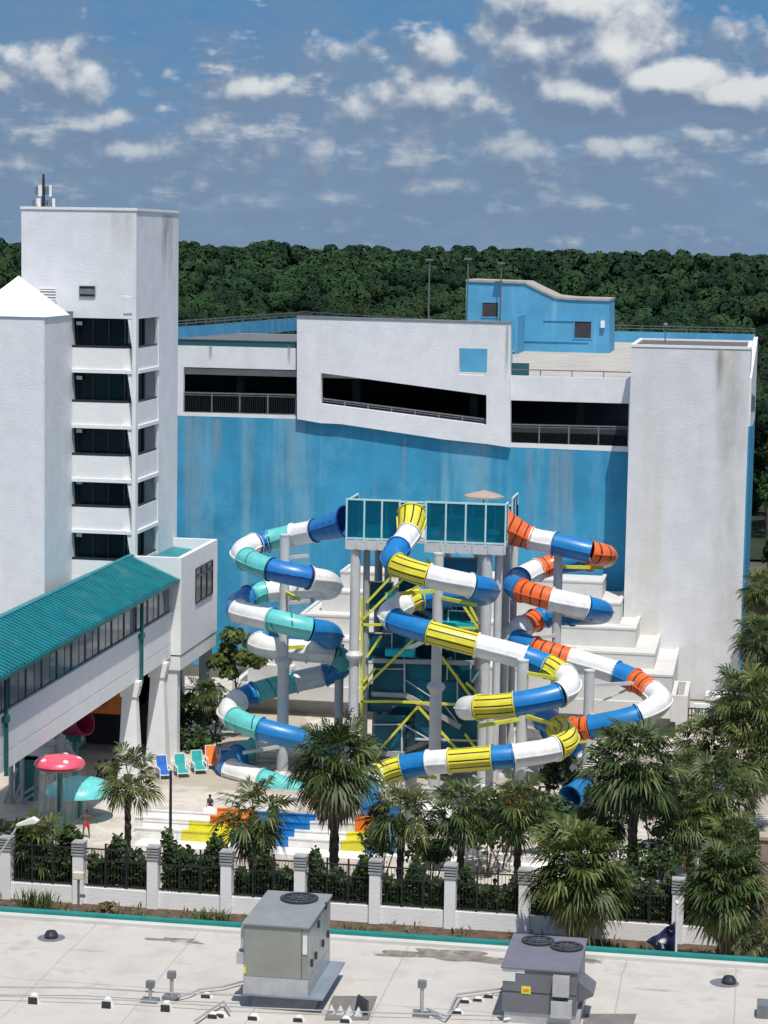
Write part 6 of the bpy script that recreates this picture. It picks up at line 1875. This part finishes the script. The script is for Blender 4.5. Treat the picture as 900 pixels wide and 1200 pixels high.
    if bottom:
        for sd in 'lr': J['th' + sd] = tuple(Vector(J['hi' + sd]).lerp(Vector(J['kn' + sd]), .72)); Rr['th' + sd] = .078
        sub(['pel', 'wai', 'hil', 'hir', 'thl', 'thr'], [('pel', 'wai'), ('pel', 'hil'), ('pel', 'hir'), ('hil', 'thl'), ('hir', 'thr')], .018, bottom, 'shorts')
    if top:
        for sd in 'lr': J['sl' + sd] = tuple(Vector(J['sh' + sd]).lerp(Vector(J['el' + sd]), .6)); Rr['sl' + sd] = .055
        sub(['che', 'wai', 'pel', 'shl', 'shr', 'sll', 'slr'], [('che', 'wai'), ('wai', 'pel'), ('che', 'shl'), ('che', 'shr'), ('shl', 'sll'), ('shr', 'slr')], .017, top, 'shirt')
    return t
p = oZ(101, 982.5); person('person in red shorts walking on the deck with arms held out', (p.x, p.y, .012), .15, 'arms', SK1, None, CR, s=.87)
p = oZ(246, 958); person('child in dark purple clothes standing behind the yellow lane section', (p.x, p.y, .012), -.3, 'stand', SK1, CPu, CN, s=.72)
for u, sk, tp, lb in ((118, SK2, CK, 'person in a dark shirt standing nearest the water umbrella'), (124, SK2, CPk, 'person in a pink shirt standing in the middle of three by the palm'), (131, SK1, CN, 'person in a navy shirt standing closest to the palm')):
    p = oZ(u, 924); person(lb, (p.x, p.y + (u - 124) * .05, .012), .2, 'stand', sk, tp, CN, s=.95)
p = oY(373, 968, 117.8); person('child with dark hair sitting in the white lane', (p.x, 117.8, .32), 1.3, 'sit', SK2, None, CN, s=.7)
ch = [(366, 106.2, CK, 'person in a charcoal shirt seated behind the fence by the tallest palm', 2.9, SK1), (566, 106.4, CK, 'person in black seated left of two behind the fence', 1.2, SK1), (592, 106.8, CK, 'person in black seated right of two behind the fence', -1.0, SK1), (738, 107.0, CN, 'person in navy seated in palm shade behind the fence', .2, SK1), (580, 107.6, CPk, 'person in a pink shirt seated between the two in black', .1, SK2)]
for (u, Y, tp, lb, rz, sk) in ch:
    p = oY(u, 1030, Y); person(lb, (p.x, Y, .012), rz, 'sit', sk, tp, CN, s=1.0)
    st = MB()
    c_, s_r = math.cos(rz), math.sin(rz)
    stt = thing('stool', 'grey stool under the ' + lb.split(' seated')[0] + ' ' + {366: 'by the tallest palm', 566: 'left of two behind the fence', 592: 'right of two behind the fence', 738: 'in palm shade', 580: 'in the middle'}[u], 'stool', (p.x, Y, 0))
    MB().box(p.x - .2, p.x + .2, Y - .2, Y + .2, .31, .36).build('seat', POLEG, stt)
    for dx in (-.16, .16):
        for dy in (-.16, .16): MB().tube((p.x + dx, Y + dy, 0), (p.x + dx, Y + dy, .31), .025).build('leg', POLEG, stt)
p = oY(562, 630, 134.2); person('person in dark clothes standing behind the teal glass on the slide platform', (p.x, 134.2, zdk), .2, 'stand', SK1, CK, CK, s=1.0)

# ------------------------------------------------------------------ poles, lamps, flag, walls
p = oZ(199.5, 1012); zt_ = oY(200, 903, p.y).z
t = thing('deck_pole', 'thin dark purple pole on the pool deck right of the sparse palm', 'pole', (p.x, p.y, 0)); MB().tube((p.x, p.y, 0), (p.x, p.y, zt_), .085, .07, 10).build('shaft', mat('purple_pole', (.035, .025, .05), .4), t, True)
MB().lathe([(.2, 0), (.2, .06), (.09, .12)], (p.x, p.y, .012), 12).build('base', DARKMET, t)
Y = 99.5; a = oY(-6, 1010, Y); b = oY(22, 966, Y); c = oY(44, 961, Y)
t = thing('street_lamp', 'white street lamp on a curved arm at the left edge', 'street lamp', (a.x, Y, 0))
MB().tube((a.x, Y, 0), (a.x, Y, a.z), .07, .06, 10).build('pole', POLEW, t, True)
MB().path([(a.x, Y, a.z), a.lerp(b, .5), b], .045, 8).build('arm', POLEW, t, True)
mb = MB(); mb.prism([(b.x - .05, b.z - .08), (c.x, c.z - .14), (c.x + .08, c.z - .02), (c.x - .2, c.z + .14), (b.x + .15, b.z + .14), (b.x - .1, b.z + .02)], 1, Y - .17, Y + .17); mb.build('lamp_head', WHI, t, bevel=.03)
Y = 100.4; a = oY(92, 1027, Y)
t = thing('flood_lamp', 'small flood lamp on a grey post in front of the second pillar', 'lamp', (a.x, Y, 0))
MB().tube((a.x, Y, 0), (a.x, Y, a.z - .12), .06, .06, 10).build('post', GREYMET, t, True)
MB().box(a.x - .26, a.x + .26, Y - .14, Y + .14, a.z - .14, a.z + .22).build('lamp_head', mat('lamp_cream', (.62, .58, .46), .5), t, bevel=.04)
MB().box(a.x - .05, a.x + .32, Y - .06, Y + .06, a.z - 1.0, a.z - .85).build('bracket', GREYMET, t)
# flag
Yf = 92.0; a = oY(793.5, 1060, Yf)
t = thing('flagpole', 'white flagpole standing behind the near roof at the right', 'flagpole', (a.x, Yf, 0))
MB().tube((a.x, Yf, 0), (a.x, Yf, a.z), .075, .06, 12).build('pole', WHI, t, True)
MB().lathe([(.001, 0), (.09, .04), (.09, .12), (.001, .18)], (a.x, Yf, a.z), 12).build('finial', WHI, t, True)
def fp(u, v, d=0.0):
    p = oY(u, v, Yf); y = Yf + .16 * math.sin((u - 757) * .32) + .07 * math.sin(v * .3) - d; return (p.x, y, p.z)
fl_ = thing('flag', 'dark blue flag with a white palm tree and crescent drooping from the pole', 'flag', (a.x, Yf, 3))
mb = MB(); nu, nv = 14, 8
def fl_uv(s, t_): 
    # four drooping corners: hoist top, hoist bottom, fly bottom, fly top
    hx = 791.5 - .6 * t_; hv = 1078 + 40 * t_
    fx = 757 + 17 * t_; fv = 1103 + 16 * t_
    k = s; return hx + (fx - hx) * k, hv + (fv - hv) * (k ** .85)
vv = [fp(*fl_uv(i / nu, j / nv)) for j in range(nv + 1) for i in range(nu + 1)]
mb.add(vv, [(j * (nu + 1) + i, j * (nu + 1) + i + 1, (j + 1) * (nu + 1) + i + 1, (j + 1) * (nu + 1) + i) for j in range(nv) for i in range(nu)])
o = mb.build('cloth', mat('flag_indigo', (.012, .02, .075), .8, .1), fl_, True); sdm = o.modifiers.new('thick', 'SOLIDIFY'); sdm.thickness = .01
em = MB()
def ep(u, v): return fp(u, v, .03)
em.add([ep(775, 1104), ep(777.5, 1104), ep(778.5, 1112), ep(776, 1112)], [(0, 1, 2, 3)])
for k in range(9):
    an = math.pi * (k - .6) / 7.2; cu, cv = 775.5, 1103; dx, dy = math.cos(an), -math.sin(an)
    em.add([ep(cu - dy * .9, cv + dx * .9), ep(cu + dx * 6.2 - dy * 1.3, cv + dy * 5 + dx * .5 + 1.2), ep(cu + dx * 6.5, cv + dy * 5.4 + 1.6), ep(cu + dy * .9, cv - dx * .9)], [(0, 1, 2, 3)])
em.build('palm_emblem', WHI, fl_)
em = MB(); cr = [(786 + 2.6 * math.cos(t), 1090 + 2.6 * math.sin(t)) for t in [-.2 + k * .35 for k in range(10)]] + [(786.6 + 1.9 * math.cos(t), 1089.0 + 1.9 * math.sin(t)) for t in [-.2 + k * .35 for k in range(10)]][::-1]
em.add([ep(*q_) for q_ in cr], [(k, k + 1, 18 - k, 19 - k) for k in range(9)]); em.build('crescent_emblem', WHI, fl_)
# lattice, kiosk, tent, pool walls
Y = 124.0; a, b = oY(440, 928, Y), oY(522, 904, Y)
t = thing('lattice_fence', 'white diagonal lattice fence below the yellow slide', 'fence', (a.x, Y, 0))
la = MB(); w_ = b.x - a.x; hh = 1.35; zb = .25; n = int(w_ / .3)
for k in range(-4, n + 1):
    for sg in (0, 1):
        x0 = a.x + k * .3; x1 = x0 + hh
        lo_, hi_ = max(x0, a.x), min(x1, b.x)
        if hi_ - lo_ < .1: continue
        z_lo, z_hi = zb + (lo_ - x0), zb + (hi_ - x0)
        if sg: z_lo, z_hi = zb + hh - (lo_ - x0), zb + hh - (hi_ - x0)
        la.bar((lo_, Y + .012 * sg, z_lo), (hi_, Y + .012 * sg, z_hi), .02, .055)
la.build('lattice', WHI, t)
mb = MB(); mb.box(a.x - .1, b.x + .1, Y - .05, Y + .06, zb + hh, zb + hh + .1); mb.box(a.x - .1, b.x + .1, Y - .05, Y + .06, zb - .1, zb); mb.build('rail', WHI, t)
for k in range(5): x = a.x + w_ * k / 4; MB().box(x - .06, x + .06, Y + .07, Y + .17, 0, zb + hh + .15).build('post', WHI, t)
Y = 112.5; a, b = oY(487, 968, Y), oY(532, 957, Y)
t = thing('pool_kiosk', 'small white flat-roofed kiosk behind the palms in the middle', 'kiosk', ((a.x + b.x) / 2, Y, 0))
MB().box(a.x, b.x, Y, Y + 3.2, a.z, a.z + .42).build('roof', STUCCO2, t, bevel=.05)
for x, y in ((a.x + .25, Y + .3), (b.x - .25, Y + .3), (a.x + .25, Y + 2.8), (b.x - .25, Y + 2.8)): MB().tube((x, y, 0), (x, y, a.z), .1).build('post', WHI, t, True)
MB().box(a.x + .2, b.x - .8, Y + .8, Y + 2.7, 0, .95).build('counter', DARKCONC, t)
Y = 122.5; a = oY(579, 905, Y); r0 = 1.0
t = thing('pool_tent', 'small white tent canopy below the yellow slide', 'canopy', (a.x, Y, 0))
MB().lathe([(r0, 0), (r0 * .98, .5), (.45, 1.25), (.05, 1.7), (.001, 1.72)], (a.x, Y, .35), 8).build('canopy', WHI, t)
MB().tube((a.x, Y, 0), (a.x, Y, 2.0), .05).build('pole', POLEG, t)
def curb(name, label, pts, z, w_, h_, m=WHI):
    P = [oZ(u, v, z) for u, v in pts]; P = [q_ for s_ in catmull(P) for q_ in s_]
    mb = MB(); L_, R_ = [], []
    for i, q_ in enumerate(P):
        d = (P[min(i + 1, len(P) - 1)] - P[max(0, i - 1)]); d.z = 0; d.normalize(); s_ = Vector((-d.y, d.x, 0)) * w_ / 2
        L_.append(q_ + s_); R_.append(q_ - s_)
    vv = []
    for l, r_ in zip(L_, R_): vv += [(l.x, l.y, 0), (l.x, l.y, z - .06), (l.x * .8 + r_.x * .2, l.y * .8 + r_.y * .2, z), (r_.x * .8 + l.x * .2, r_.y * .8 + l.y * .2, z), (r_.x, r_.y, z - .06), (r_.x, r_.y, 0)]
    n = len(P); mb.add(vv, [(i * 6 + k, i * 6 + k + 1, i * 6 + k + 7, i * 6 + k + 6) for i in range(n - 1) for k in range(5)] + [(0, 1, 2, 3, 4, 5), tuple(range((n - 1) * 6, n * 6))[::-1]])
    c0 = P[n // 2]; o = mb.build(name, m, None, True, org=(c0.x, c0.y, 0)); return tag(o, label, 'pool wall')
curb('pool_wall', 'curved white pool wall running behind the palms in the middle', [(542, 980), (556, 990), (580, 998), (612, 1001), (645, 1000), (690, 994)], .7, .5, .7)
curb('pool_wall', 'second, lower white pool rim in front of the curved wall', [(500, 1010), (540, 1004), (580, 1007), (630, 1012), (680, 1012)], .3, .9, .3)
curb('pool_wall', 'white curved pool rim between the trunks of the large dark palm and its neighbour', [(694, 968), (705, 985), (725, 1000), (752, 1010)], .45, .6, .45)
curb('pool_wall', 'white rim at the left of the kiosk beside the fence', [(425, 1004), (450, 1000), (480, 1004), (500, 1010)], .35, .5, .35)
Y = 152.5
t = thing('service_enclosure', 'low white service walls with black railing beside the white stair block', 'wall', (oY(830, 830, Y).x, Y, 0))
a, b = oY(812, 850, Y), oY(840, 826, Y); MB().box(a.x, b.x, Y, Y + .3, 0, b.z).build('wall', STUCCO2, t)
a2, b2 = oY(826, 840, 156), oY(852, 817, 156); MB().box(a2.x, b2.x, 156, 158, 0, b2.z).build('wall', STUCCO2, t)
MB().box(a2.x, b2.x, 155.7, 155.98, b2.z - .4, b2.z - .25).build('shadow_ledge', GREYMET, t)
mb = MB(); a, b = oY(806, 850, 150), oY(832, 842, 150); rail(mb, (a.x, 150, 0), (b.x + .6, 150, 0), lambda q_: .6, 1.1, 9, .04); mb.build('railing', DARKMET, t)
Y = 101.8; a, b = oY(889, 1066, Y), oY(906, 985, Y)
t = thing('stone_pier', 'tan pier behind the palms at the right edge', 'pier', (b.x, Y, 0)); MB().box(a.x, b.x, Y, Y + .8, 0, b.z).build('shaft', mat('tan_stone', (.33, .25, .19), .9, .15, 2, .4, 8), t); MB().box(a.x - .08, b.x + .08, Y - .08, Y + .88, b.z, b.z + .15).build('cap', mat('tan_cap', (.4, .33, .26), .9), t)
# blooms in the planting
for (u, v, Y, m, lb) in ((441, 1000, 108.8, CPk, 'few pink blooms beside the white rim left of the kiosk'), (600, 938, 106.2, cO, 'orange seed clusters hanging in the palm by the curved wall')):
    p = oY(u, v, Y); rg_n = np.random.default_rng(int(u)); P = rg_n.normal(0, .32, (60, 3)); V = quads(P, rg_n.normal(0, 1, (60, 3)), np.full(60, .07), rg_n)
    o = np_mesh('blooms', V, qfaces(60), m, 4, None, (p.x, Y, p.z)); tag(o, lb, 'flowers')
